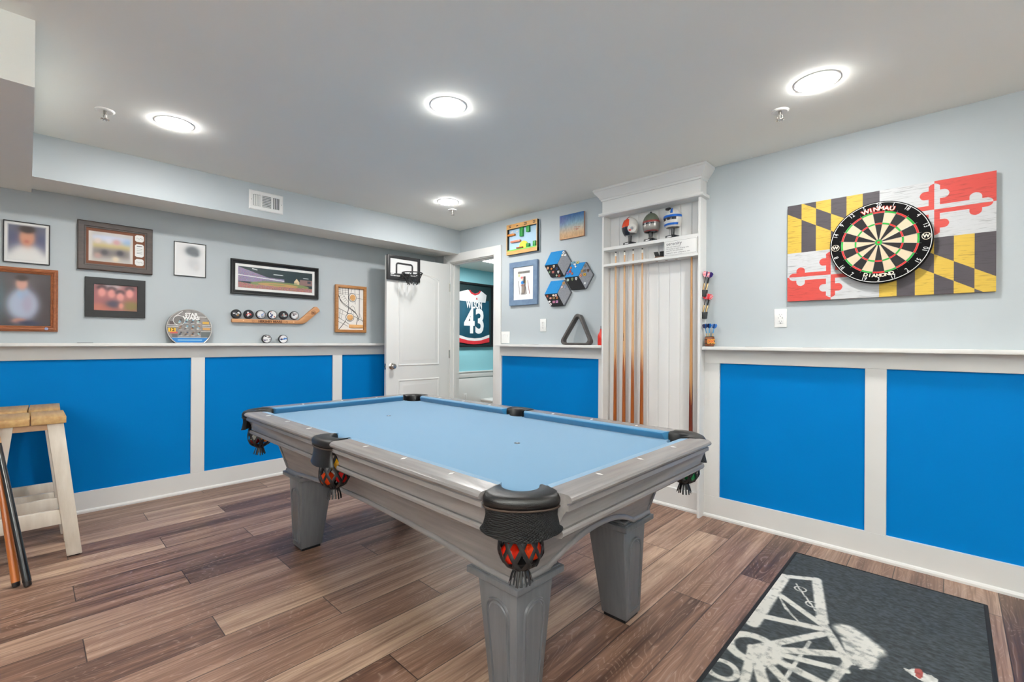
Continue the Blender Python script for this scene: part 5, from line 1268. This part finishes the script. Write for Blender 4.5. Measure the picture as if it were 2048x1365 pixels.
# round display tin
tn = thing('display_tin', 'round grey tin with white lettering, little picture grid and blue base band', 'tin', (0.060, -2.4255, 1.187), rot=(radians(-6), 0, pi / 2))
R = 0.150; cut = 0.118
def disc(r, c=cut): 
    a0 = math.asin(min(1, c / r)); n = 60
    return [(r * cos(q), 0.118 + r * sin(q)) for q in [-a0 + (pi + 2 * a0) * i / n for i in range(n + 1)]]
dsh = [(a, b * 0.985) for a, b in disc(R)]
MB().prism(dsh, -0.024, 0.024).build('tin_body', mat('tin_edge', (110, 108, 108), 0.35, metal=0.5, var=0.05), tn, bevel=0.002)
def tin_print(U, V):
    I = base(U, (128, 124, 122)); rr = np.random.default_rng(2)
    I *= (0.9 + 0.2 * noise_img(U, V, 20, 20, 3))[:, None]
    for x0, x1, y0, y1, c in ((0.0, 0.24, 0.515, 0.53, (226, 226, 222)), (0.0, 0.24, 0.475, 0.49, (226, 226, 222)), (0.0, 0.24, 0.49, 0.515, (40, 40, 42)), (0.79, 1.0, 0.515, 0.53, (226, 226, 222)), (0.79, 1.0, 0.475, 0.49, (226, 226, 222)), (0.79, 1.0, 0.49, 0.515, (60, 60, 62)),
                              (0.72, 0.95, 0.785, 0.797, (222, 222, 218)), (0.05, 0.15, 0.54, 0.64, (78, 66, 66)), (0.1, 0.9, 0.148, 0.165, (214, 204, 200)), (0.80, 0.95, 0.57, 0.65, (206, 160, 60)), (0.80, 0.98, 0.38, 0.45, (196, 150, 90)), (0.06, 0.22, 0.27, 0.33, (206, 90, 80)), (0.0, 1.0, 0.0, 0.14, (20, 118, 190)), (0.22, 0.78, 0.06, 0.085, (150, 200, 230)),
                              (0.76, 1.0, 0.33, 0.345, (206, 206, 200)), (0.76, 0.98, 0.16, 0.33, (92, 98, 96)), (0.10, 0.22, 0.16, 0.26, (96, 92, 92))): rect(I, U, V, x0, x1, y0, y1, c)
    d = np.sqrt(((U - 0.26)) ** 2 + ((V - 0.67) * 0.92) ** 2); I[(d < 0.135)] = (108, 104, 102); I[(d > 0.125) & (d < 0.137)] = (226, 226, 224)
    pal = [(70, 66, 64), (150, 110, 80), (120, 160, 180), (60, 70, 90), (190, 186, 180), (56, 54, 56), (150, 190, 190), (110, 90, 76)]
    for r_ in range(3):
        for c_ in range(4):
            x, y = (0.24 + 0.14 * c_) , (0.59 - 0.19 * r_)
            for q in range(3):
                rect(I, U, V, x + 0.02 * q, x + 0.045 + 0.018 * q, y + 0.04 * q - 0.05 + 0.04, y + 0.04 * q + 0.04, pal[int(rr.integers(8))])
            rect(I, U, V, x + 0.01, x + 0.09, y - 0.012, y + 0.002, (196, 192, 188))
    m = (np.abs(V - (0.80 + 0.95 * (U - 0.19))) < 0.010) & (U > 0.16) & (U < 0.34) & (V < 0.97); I[m] = (222, 222, 220)
    return I
pr_ = MB(); nr_, na = 30, 90
rin = R * 0.955
gx = np.linspace(-rin, rin, 141); gz = np.linspace(0.003, 0.118 + rin, 129)
for i in range(140):
    for j in range(128):
        xa, xb, za, zb = gx[i], gx[i + 1], gz[j], gz[j + 1]; xm, zm = (xa + xb) / 2, (za + zb) / 2
        if xm * xm + (zm - 0.118) ** 2 < rin * rin: pr_.add([(xa, -0.0246, za), (xb, -0.0246, za), (xb, -0.0246, zb), (xa, -0.0246, zb)], [(0, 1, 2, 3)], (0, 0, 0))
mids = np.array([[sum(pr_.v[k][0] for k in q) / 4, sum(pr_.v[k][2] for k in q) / 4] for q in pr_.f])
cc = tin_print((mids[:, 0] + rin) / (2 * rin), (mids[:, 1] - 0.003) / (0.115 + rin)); pr_.c = [tuple(np.clip(c, 0, 255)) for c in cc]
pr_.build('tin_print', painted('tin_print_ink', 0.35), tn, smooth=False)
MB().tube([(a, -0.024, b) for a, b in [(x * 0.985, 0.001 + z * 0.993) for x, z in dsh]], 0.0025, 6, loop=True).build('tin_rim', mat('tin_rim_pale', (214, 212, 208), 0.3, metal=0.3), tn)
MB().text('STAR', 0.034, 0.012, 0.222, -0.0248, bold=0.0016, sx=1.05).text('WARS', 0.034, 0.012, 0.195, -0.0248, bold=0.0016, sx=1.15).build('lettering', WHITE, tn, smooth=False)
yl = MB().box(-0.138, -0.092, -0.0256, -0.0246, 0.086, 0.116).build('number_label', mat('label_yellow', (240, 190, 30), 0.4), tn, smooth=False)
MB().text('12', 0.030, -0.115, 0.101, -0.0257, bold=0.001, sx=1.1).build('label_number', BLACK, yl, smooth=False)

# ------------------------------------------------------------------ over-door basketball hoop
hp = thing('basketball_hoop', 'mini basketball hoop with black rimmed backboard hooked over the door', 'basketball hoop', (0.300, -0.832, 1.832), pi / 2)
hw, hh = 0.392, 0.250
BB = mat('hoop_black', (44, 44, 46), 0.4, var=0.06)
MB().box(0.01, hw - 0.01, -0.022, -0.014, 0.01, hh - 0.01).build('backboard', mat('backboard_clear_white', (226, 226, 226), 0.2, var=0.01, coat=0.5), hp, bevel=0.001, seg=1)
frame_ring(hw, hh, 0.034, 0.026, -0.002).build('backboard_frame', BB, hp, bevel=0.004)
MB().box(0.03, hw - 0.03, -0.0272, -0.012, 0.03, 0.068).build('lower_band', BB, hp, bevel=0.002)
rp_ = []
for q in [pi / 2 * i / 6 for i in range(7)]: rp_.append((0.118 - 0.016 + 0.0 - 0.0 + 0.016 * (1 - sin(q)) - 0.0, 0.176 + 0.0 + 0.016 * (1 - cos(q)) * 0))
sq = [(0.105, 0.060), (0.105, 0.155), (0.112, 0.168), (0.125, 0.172), (0.275, 0.172), (0.288, 0.168), (0.295, 0.155), (0.295, 0.060)]
MB().tube([(a, -0.0225, b) for a, b in sq], 0.008, 8, flat=(0.003, 0.010), nrm=[(0, -1, 0)] * len(sq)).build('target_square', BB, hp)
mb = MB(); mb.box(0.036, 0.078, -0.0276, -0.0272, 0.056, 0.066); mb.text('PRO MINI HOOP', 0.016, 0.088, 0.042, -0.0272, bold=0.0007, sx=0.9); mb.box(0.270, 0.350, -0.0276, -0.0272, 0.072, 0.080).box(0.272, 0.340, -0.0276, -0.0272, 0.056, 0.062)
mb.build('board_lettering', WHITE, hp, smooth=False)
MB().box(0.155, 0.245, -0.040, -0.026, 0.020, 0.070).prism([(-0.026, 0.064), (-0.090, 0.064), (-0.084, 0.052), (-0.026, 0.022)], 0.175, 0.225, 'yz').build('bracket', BB, hp, bevel=0.002)
hc = (0.200, -0.165); rr_ = 0.100
MB().tube([(hc[0] + rr_ * cos(2 * pi * i / 36), hc[1] + rr_ * sin(2 * pi * i / 36), 0.066) for i in range(36)], 0.0055, 8, loop=True).build('rim', BB, hp)
nt_ = MB()
for fam in (1, -1):
    for k in range(8):
        path = []
        for i in range(13):
            tt = i / 12; a = 2 * pi * k / 8 + fam * 0.78 * tt; r = rr_ * (1 - 0.52 * tt ** 0.8) * (1 + 0.06 * sin(pi * tt)); path.append((hc[0] + r * cos(a), hc[1] + r * sin(a), 0.064 - 0.110 * tt))
        nt_.tube(path, 0.0026, 5)
for k in range(8):
    a = 2 * pi * (k + 0.5) / 8 + 0.78 + 0.39; r = rr_ * 0.48
    nt_.sphere((hc[0] + r * cos(a), hc[1] + r * sin(a), -0.047), 0.005, 8, 6)
nt_.build('net', mat('net_cord_black', (26, 26, 28), 0.7, var=0.1), hp)
mb = MB()
for x in (0.07, 0.32): mb.box(x - 0.012, x + 0.012, -0.014, -0.004, 0.10, 0.2485).box(x - 0.012, x + 0.012, -0.006, 0.044, 0.2465, 0.2495).box(x - 0.012, x + 0.012, 0.041, 0.044, 0.215, 0.2495)
mb.build('door_hooks', BB, hp)
# ------------------------------------------------------------------ ceiling fixtures
def downlight(label, x, y):
    t = thing('recessed_light', label, 'ceiling light', (x, y, 2.44), 0, 'round recessed ceiling lights')
    MB().lathe([(0.083, 0.0), (0.094, 0.0), (0.093, -0.002), (0.088, -0.0035), (0.083, -0.003)], 48).build('trim_ring', WHITE, t)
    MB().lathe([(0, -0.001), (0.0835, -0.001), (0.0835, -0.004), (0.076, -0.008), (0.055, -0.011), (0, -0.012)], 48).build('lens', emit('lamp_lens', (255, 253, 249), LENS), t)
LENS = 275
for (x, y), lb in zip(LIGHTS, ('round recessed light above the left wall, between vent and nearest sprinkler', 'round recessed light directly above the pool table', 'round recessed light before the dartboard wall', 'round recessed light in the far corner near the door')):
    downlight(lb, x, y)
def sprinkler(label, x, y):
    t = thing('sprinkler', label, 'sprinkler', (x, y, 2.44), 0.4, 'ceiling sprinklers')
    MB().lathe([(0.0, 0), (0.042, 0), (0.042, -0.004), (0.034, -0.008), (0.020, -0.003), (0, -0.003)], 32).build('escutcheon', WHITE, t)
    MB().cyl((0, 0, 0), (0, 0, -0.020), 0.008, 0.007, 14).build('nipple', CHROME, t)
    mb = MB()
    for s in (-1, 1): mb.tube([(s * 0.006, 0, -0.016), (s * 0.013, 0, -0.026), (s * 0.011, 0, -0.038), (s * 0.002, 0, -0.046)], 0.0022, 8)
    mb.build('yoke', CHROME, t)
    MB().cyl((0, 0, -0.020), (0, 0, -0.044), 0.0024, n=10).build('glass_bulb', mat('bulb_grey', (150, 146, 142), 0.1, var=0.05), t)
    mb = MB().lathe([(0, -0.046), (0.014, -0.046), (0.013, -0.048), (0, -0.049)], 20)
    for k in range(8): a = 2 * pi * k / 8; mb.cyl((0.012 * cos(a), 0.012 * sin(a), -0.0468), (0.019 * cos(a), 0.019 * sin(a), -0.049), 0.0022, n=6)
    mb.build('deflector', CHROME, t)
sprinkler('small metal ceiling sprinkler nearest the lowered bulkhead', 1.115, -3.024)
sprinkler('small metal ceiling sprinkler before the dartboard wall', 3.741, -0.572)
sprinkler('small metal ceiling sprinkler in the corner near the door', 1.026, -0.576)
v = thing('air_vent', 'white metal air vent on the soffit above the left wall', 'air vent', (0.449, -2.124, 2.2365), pi / 2)
w, h = 0.252, 0.150
mb = frame_ring(w, h, 0.030, 0.007, 0.0, prof=[(0, 0), (0, 0.3), (0.25, 1), (1, 1), (1, 0)])
for x in (0.082, 0.160): mb.box(x, x + 0.012, -0.007, 0, 0.028, h - 0.028)
mb.build('vent_frame', WHITE, v, angle=30)
MB().box(0.028, w - 0.028, -0.0012, 0, 0.028, h - 0.028).build('duct_shade', mat('duct_grey', (92, 98, 102), 0.7, var=0.05), v, smooth=False)
sl = []
for k in range(4): sl.append(('v', 0.034 + 0.0125 * k))
for k in range(7): sl.append(('h', 0.034 + 0.0125 * k))
for k in range(4): sl.append(('w', 0.176 + 0.0125 * k))
for kd, p in sl:
    mb = MB()
    if kd == 'h': mb.prism([(-0.001, p), (-0.0065, p + 0.004), (-0.0065, p + 0.0062), (-0.001, p + 0.003)], 0.094, 0.160, 'yz')
    else:
        s = 0.006 if kd == 'v' else -0.006
        mb.prism([(p, -0.001), (p + s, -0.0065), (p + s + 0.0025, -0.0065), (p + 0.0025, -0.001)], 0.032, h - 0.032, 'xy')
    mb.build('louver', WHITE, v, smooth=False)
MB().cyl((0.015, -0.006, h / 2), (0.015, -0.0085, h / 2), 0.003, n=10).cyl((w - 0.015, -0.006, h / 2), (w - 0.015, -0.0085, h / 2), 0.003, n=10).build('vent_screw', CHROME, v)

# ------------------------------------------------------------------ bar stools by the left wall
SEATW = mat('pine_seat_wood', (196, 162, 110), 0.5, vscale=10, stretch=(0.5, 5, 5), rgb2=(172, 134, 84), bump=0.2, bscale=60)
CREAM = mat('distressed_cream_paint', (228, 220, 208), 0.6, vscale=16, stretch=(2, 2, 0.5), rgb2=(214, 204, 190), bump=0.2, bscale=80)
RAW = mat('raw_brown_wood', (176, 142, 112), 0.6, var=0.1, vscale=20)
def stool():
    t = thing('bar_stool', 'wooden bar stool with two plank pine seat and cream legs, nearest the cues', 'stool', (0.690, -3.292, 0), 0, 'plank seat bar stools')
    for k, (y0, y1) in enumerate(((-0.140, -0.0025), (0.0025, 0.138))):
        MB().box(-0.155, 0.168, y0, y1, 0.751, 0.788).build('seat_plank', SEATW, t, bevel=0.002)
    for sx in (-1, 1):
        x0, x1 = (0.122, 0.157) if sx > 0 else (-0.150, -0.118)
        for sy in (-1, 1):
            a, b = 0.062, 0.128; c, d = 0.144, 0.207
            MB().hexa([(x0, sy * c, 0.006), (x1, sy * c, 0.006), (x1, sy * d, 0.006), (x0, sy * d, 0.006)], [(x0, sy * a, 0.751), (x1, sy * a, 0.751), (x1, sy * b, 0.751), (x0, sy * b, 0.751)]).build('leg', CREAM, t, bevel=0.003)
            MB().box(x0 + 0.006, x1 - 0.006, *sorted((sy * (c + 0.01), sy * (d - 0.01))), 0, 0.007).build('foot_pad', BLACK, t)
        MB().box(x0 + 0.006, x1 - 0.004, -0.066, 0.066, 0.718, 0.751).build('apron', RAW, t, bevel=0.001, seg=1)
        MB().hexa([(x0 + 0.004, -0.122, 0.192), (x1 - 0.004, -0.122, 0.192), (x1 - 0.004, 0.122, 0.192), (x0 + 0.004, 0.122, 0.192)], [(x0 + 0.004, -0.114, 0.272), (x1 - 0.004, -0.114, 0.272), (x1 - 0.004, 0.114, 0.272), (x0 + 0.004, 0.114, 0.272)]).build('stretcher', CREAM, t, bevel=0.002)
    for sy in (-1, 1):
        MB().box(-0.120, 0.124, *sorted((sy * 0.070, sy * 0.100)), 0.700, 0.751).build('side_rail', CREAM, t, bevel=0.001, seg=1)
    return t
s1 = stool(); s2 = dup(s1); s2.location = (0.258, -3.297, 0); s2['label'] = 'wooden bar stool with two plank pine seat, the one against the blue wall'; s2.rotation_euler = (0, 0, radians(-1.5))

# ------------------------------------------------------------------ cues leaning at the near left
BRW = mat('honey_brown_cue', (186, 106, 44), 0.3, vscale=30, stretch=(3, 3, 0.15), rgb2=(160, 84, 30), coat=0.4); BLKC = mat('gloss_black_cue', (26, 25, 26), 0.2, var=0.08, coat=0.4)
def lean(label, base_, top_, bm):
    b = Vector(base_); d = (Vector(top_) - b).normalized()
    q = Vector((0, 0, 1)).rotation_difference(d).to_euler()
    c = thing('pool_cue', label, 'pool cue', base_, 0, 'cues leaning beside the stools', tuple(q))
    n = 24; L = 1.47; r = lambda z: 0.0168 - 0.0100 * (z / L) ** 0.9
    MB().loft([[(r(z) * cos(2 * pi * i / n), r(z) * sin(2 * pi * i / n), z) for i in range(n)] for z in [0.022 + 0.70 * k / 6 for k in range(7)]]).build('butt', bm, c, angle=60)
    MB().loft([[(r(z) * cos(2 * pi * i / n), r(z) * sin(2 * pi * i / n), z) for i in range(n)] for z in [0.722 + (L - 0.757) * k / 6 for k in range(7)]]).build('shaft', MAPLE, c, angle=60)
    MB().lathe([(0, 0), (0.0125, 0), (0.0145, 0.004), (0.0155, 0.023), (0, 0.023)], 20).build('bumper', BLACK, c)
    MB().cyl((0, 0, L - 0.035), (0, 0, L - 0.010), 0.0067, 0.0064, 14).build('ferrule', FERR, c)
    MB().cyl((0, 0, L - 0.010), (0, 0, L), 0.0064, 0.0058, 14).build('tip', BLACK, c)
lean('honey brown pool cue leaning on the stool beside the black one', (1.0999, -3.3359, 0.004), (0.676, -3.504, 1.40), BRW)
lean('glossy black pool cue leaning on the front edge of the stool', (1.1331, -3.2972, 0.004), (0.682, -3.516, 1.40), BLKC)

# ------------------------------------------------------------------ rug
def rugcol(U, V):
    """dark heathered weave with pale chalky brush strokes (an abstract pattern)"""
    X = U * 0.770; Y = -2.62 + V * 2.376          # metres from the left edge, world y
    I = base(U, (58, 64, 67)); rr = np.random.default_rng(8)
    I *= (0.72 + 0.5 * noise_img(U, V, 60, 330, 1) + 0.12 * (rr.random(len(U)) - 0.5))[:, None]
    A = np.zeros(len(U))
    tex = 0.55 + 0.65 * noise_img(U, V, 46, 150, 4) + 0.25 * (rr.random(len(U)) - 0.5)
    def stroke(p, q, w, k=1.0, soft=0.35):
        px, py = p; qx, qy = q; dx, dy = qx - px, qy - py; L2 = dx * dx + dy * dy
        t = np.clip(((X - px) * dx + (Y - py) * dy) / L2, 0, 1); d = np.hypot(X - px - t * dx, Y - py - t * dy)
        np.maximum(A, k * np.clip((w - d) / (soft * w) , 0, 1), out=A)
    def disc(c, r, k=1.0, ring=None):
        d = np.hypot(X - c[0], Y - c[1])
        if ring: np.maximum(A, k * np.clip((ring - np.abs(d - r)) / (0.4 * ring), 0, 1), out=A)
        else: np.maximum(A, k * np.clip((r - d) / 0.02, 0, 1), out=A)
    P = lambda x, y: (x - 3.752, y)
    hub = P(3.835, -1.32)
    # wedge outline and wash
    stroke(P(3.775, -0.60), P(3.905, -0.52), 0.022); stroke(P(3.905, -0.52), P(4.000, -0.92), 0.026, 0.95); stroke(P(3.778, -0.60), P(3.785, -1.15), 0.032, 1.0)
    stroke(P(3.79, -0.80), P(4.000, -0.95), 0.020, 0.95); stroke(P(3.80, -1.06), P(4.000, -0.99), 0.024, 0.95)
    stroke(P(3.985, -0.9), P(4.12, -1.16), 0.020, 0.9)
    for k, (x, y) in enumerate(((4.02, -1.02), (4.10, -1.12), (4.12, -1.22), (4.10, -1.36), (4.05, -1.50), (3.98, -1.62), (3.90, -1.72))):
        stroke(hub, P(x, y), 0.020 + 0.004 * (k % 2), 0.92)
    stroke(P(4.12, -1.16), P(4.06, -1.60), 0.016, 0.85); stroke(P(3.99, -1.12), P(3.97, -1.45), 0.008, 0.8); stroke(P(3.91, -1.20), P(3.90, -1.42), 0.007, 0.8)
    for k in range(7): stroke(P(3.815 + 0.012 * k, -0.84 - 0.02 * k), P(3.86 + 0.012 * k, -0.93 - 0.012 * k), 0.004, 0.8)
    for k in range(5): stroke(P(3.84 + 0.03 * k, -0.64 - 0.05 * k), P(3.87 + 0.03 * k, -0.70 - 0.05 * k), 0.004, 0.8)
    disc(P(3.868, -0.685), 0.024, 0.8, 0.004); disc(P(3.94, -0.80), 0.026, 0.8, 0.004)
    disc(hub, 0.085, 1.0, 0.024); disc(P(3.79, -1.53), 0.05, 0.9, 0.014); disc(P(3.86, -1.66), 0.09, 0.5)
    # loose pale smudge to the right
    stroke(P(4.09, -0.93), P(4.17, -1.00), 0.060, 0.9); stroke(P(4.17, -0.98), P(4.16, -1.12), 0.045, 0.9); stroke(P(4.10, -1.00), P(4.14, -1.13), 0.030, 0.75)
    for k in range(5): stroke(P(4.08 + 0.02 * k, -1.13 - 0.01 * k), P(4.12 + 0.02 * k, -1.05 - 0.015 * k), 0.005, 0.6)
    A = np.clip(A * tex * 1.25, 0, 1)
    a = A[:, None]; I = I * (1 - a) + np.array((214, 212, 204), float) * a
    for cx, cy, w, h, c in ((4.325, -1.06, 0.042, 0.030, (198, 198, 192)), (4.318, -1.05, 0.012, 0.032, (150, 74, 68))):
        m = np.hypot((X - (cx - 3.752)) / w, (Y - cy) / h) < 0.75 + 0.5 * noise_img(U, V, 50, 160, 6); I[m] = np.array(c) * (0.85 + 0.3 * noise_img(U[m], V[m], 60, 200, 2))[:, None]
    return I
rg = thing('rug', 'dark charcoal rug with pale chalky brushed pattern beside the pool table', 'rug', (3.752, -2.62, 0))
me = canvas(0.770, 2.376, 230, 700, rugcol, 0.0)
rm = painted('rug_weave', 0.95); nt = rm.node_tree
ns = nt.nodes.new('ShaderNodeTexNoise'); ns.inputs['Scale'].default_value = 900; bp = nt.nodes.new('ShaderNodeBump'); bp.inputs['Strength'].default_value = 0.5; bp.inputs['Distance'].default_value = 0.003
nt.links.new(ns.outputs['Fac'], bp.inputs['Height']); nt.links.new(bp.outputs['Normal'], nt.nodes['Principled BSDF'].inputs['Normal'])
me.materials.append(rm)
o = link('rug_top', me, rg, (0, 0, 0.0072), (-pi / 2, 0, 0))
o.scale = (1, 1, 1)
MB().box(0, 0.770, 0, 2.376, 0.0, 0.0065).build('rug_base', mat('rug_backing', (30, 32, 36), 0.9, var=0.1), rg)
MB().tube([(0.003, 0.003, 0.0055), (0.767, 0.003, 0.0055), (0.767, 2.373, 0.0055), (0.003, 2.373, 0.0055)], 0.0055, 8, loop=True, flat=(0.0052, 0.0085), nrm=[(0, 0, 1)] * 4).build('binding', mat('rug_binding', (22, 24, 28), 0.85, var=0.1), rg)

# ------------------------------------------------------------------ room beyond the door
jf = wall_thing('framed_jersey', 'teal hockey jersey number 43 in a black shadow frame beyond the door', 'framed jersey', 'J', 1.490, 1.1165)
w, h = 0.885, 1.088
frame_ring(w, h, 0.035, 0.045, 0.0).build('frame', THINB, jf, bevel=0.003)
MB().box(0.02, w - 0.02, -0.012, 0, 0.02, h - 0.02).build('backing', mat('jersey_backing', (22, 50, 54), 0.7, var=0.1), jf, smooth=False)
JT = mat('jersey_teal', (8, 74, 96), 0.7, var=0.2, vscale=6, bump=0.4, bscale=10); JW = mat('jersey_white', (226, 228, 230), 0.7, var=0.05, vscale=8, bump=0.3, bscale=12); JR = mat('jersey_red', (206, 44, 54), 0.7, var=0.08)
body = [(0.10, 0.15), (0.30, 0.105), (0.45, 0.095), (0.60, 0.105), (0.795, 0.16), (0.790, 0.78), (0.79, 0.80), (0.10, 0.80)]
MB().prism(body, -0.026, -0.012).build('jersey_body', JT, jf, bevel=0.006)
MB().prism([(0.06, 0.77), (0.45, 0.765), (0.70, 0.77), (0.725, 0.90), (0.60, 0.965), (0.56, 0.94), (0.45, 0.905), (0.34, 0.94), (0.30, 0.965), (0.06, 0.90)], -0.030, -0.012).build('shoulder_yoke', JW, jf, bevel=0.005)
MB().tube([(0.33 + 0.0, -0.028, 0.960), (0.37, -0.032, 0.915), (0.45, -0.033, 0.893), (0.53, -0.032, 0.915), (0.575, -0.028, 0.960)], 0.013, 10, flat=(0.006, 0.014), nrm=[(0, -1, 0)] * 5).build('collar', JR, jf)
MB().prism([(0.10, 0.155), (0.30, 0.115), (0.45, 0.105), (0.60, 0.115), (0.795, 0.165), (0.795, 0.215), (0.60, 0.158), (0.45, 0.148), (0.30, 0.158), (0.10, 0.205)], -0.0285, -0.014).build('white_hem', JW, jf)
MB().prism([(0.10, 0.085), (0.30, 0.055), (0.45, 0.048), (0.60, 0.055), (0.795, 0.085), (0.795, 0.170), (0.60, 0.120), (0.45, 0.110), (0.30, 0.120), (0.10, 0.158)], -0.0275, -0.014).build('red_hem', JR, jf)
MB().text('WILSON', 0.165, 0.440, 0.712, -0.0265, sx=0.56, bold=0.006, depth=0.003).build('name_lettering', JW, jf, smooth=False)
MB().text('43', 0.575, 0.450, 0.420, -0.0265, sx=0.80, bold=0.016, depth=0.003).build('number_lettering', JW, jf, smooth=False)
MB().prism([(0.470, 0.812), (0.515, 0.812), (0.4925, 0.848)], -0.0312, -0.030).build('small_emblem', JR, jf, smooth=False)
FILL_POWER = (55, 160, 160)  # power of each added, out-of-view uplighter
lp = thing('ceiling_panel_light', 'square white ceiling light in the room beyond the door', 'ceiling light', (-0.50, 1.52, 2.44))
MB().box(-0.17, 0.17, -0.17, 0.17, -0.03, 0).build('light_body', WHITE, lp, bevel=0.004)
MB().box(-0.155, 0.155, -0.155, 0.155, -0.034, -0.028).build('diffuser', emit('panel_lens', (255, 253, 250), 150), lp, smooth=False)
outlet('white duplex outlet low on the wainscot beyond the door', 1.747, 0.285, 'duplex', wall='J', off=0.012)
bx = thing('storage_box', 'low white lidded box on the floor of the room beyond', 'box', (-1.33, 2.33, 0))
MB().box(-0.14, 0.14, -0.24, 0.26, 0, 0.19).build('box_body', WHITE, bx, bevel=0.006)
MB().box(-0.146, 0.146, -0.246, 0.266, 0.19, 0.225).build('lid', WHITE, bx, bevel=0.008)
# ------------------------------------------------------------------ lights
def fill_uplighter(label, x, y, power):  # invented lamp behind the camera, added only to brighten the ceiling
    t = thing('added_uplighter', label, 'added fill lamp', (x, y, 0), 0, 'added unseen uplighters')
    MB().lathe([(0, 0), (0.14, 0), (0.14, 0.015), (0.03, 0.03), (0, 0.03)], 32).build('base', BLACK, t)
    MB().cyl((0, 0, 0.03), (0, 0, 1.72), 0.013, n=16).build('pole', BLACK, t)
    MB().lathe([(0.013, 1.72), (0.06, 1.73), (0.15, 1.80), (0.17, 1.84), (0.166, 1.84), (0.146, 1.805), (0.055, 1.738), (0.0, 1.735)], 36).build('lamp_shade', WHITE, t)
    L = bpy.data.lights.new('fill_uplight', 'AREA'); L.shape = 'DISK'; L.size = 0.22; L.energy = power; L.color = (1.0, 0.975, 0.94)
    o = link('fill_uplight_source', L, t, (0, 0, 1.80), (pi, 0, 0))
for x, y, p, lb in ((6.1, -2.2, FILL_POWER[0], 'added unseen tall black uplighter lamp by the right wall'), (5.9, -5.1, FILL_POWER[1], 'added unseen tall black uplighter lamp in the near right corner'), (4.3, -5.1, FILL_POWER[2], 'added unseen tall black uplighter lamp by the near wall')): fill_uplighter(lb, x, y, p)

w = bpy.data.worlds.new('World'); S.world = w; w.use_nodes = True
w.node_tree.nodes['Background'].inputs[0].default_value = (0.6, 0.65, 0.7, 1); w.node_tree.nodes['Background'].inputs[1].default_value = 0.05

# ------------------------------------------------------------------ camera
cam = bpy.data.cameras.new('camera'); cam.sensor_width = 36; cam.lens = 923.70 * 36 / 2048; cam.clip_start = 0.05
co = bpy.data.objects.new('camera', cam); COL.objects.link(co)
yaw, pit, rol = radians(43.5915), radians(0.0667), radians(0.3207)
F = Vector((-sin(yaw) * cos(pit), cos(yaw) * cos(pit), sin(pit))); r0 = Vector((cos(yaw), sin(yaw), 0)); u0 = r0.cross(F)
Rv = r0 * cos(rol) + u0 * sin(rol); Uv = u0 * cos(rol) - r0 * sin(rol)
m4 = Matrix((Rv, Uv, -F)).transposed().to_4x4(); m4.translation = Vector((4.4013, -3.3067, 1.2141)); co.matrix_world = m4
S.camera = co
S.view_settings.view_transform = 'Standard'; S.view_settings.look = 'None'; S.view_settings.exposure = 0.0; S.view_settings.gamma = 1.0
S.view_settings.use_curve_mapping = False
S.cycles.use_denoising = True
S.cycles.diffuse_bounces = 8; S.cycles.max_bounces = 12; S.cycles.sample_clamp_indirect = 10
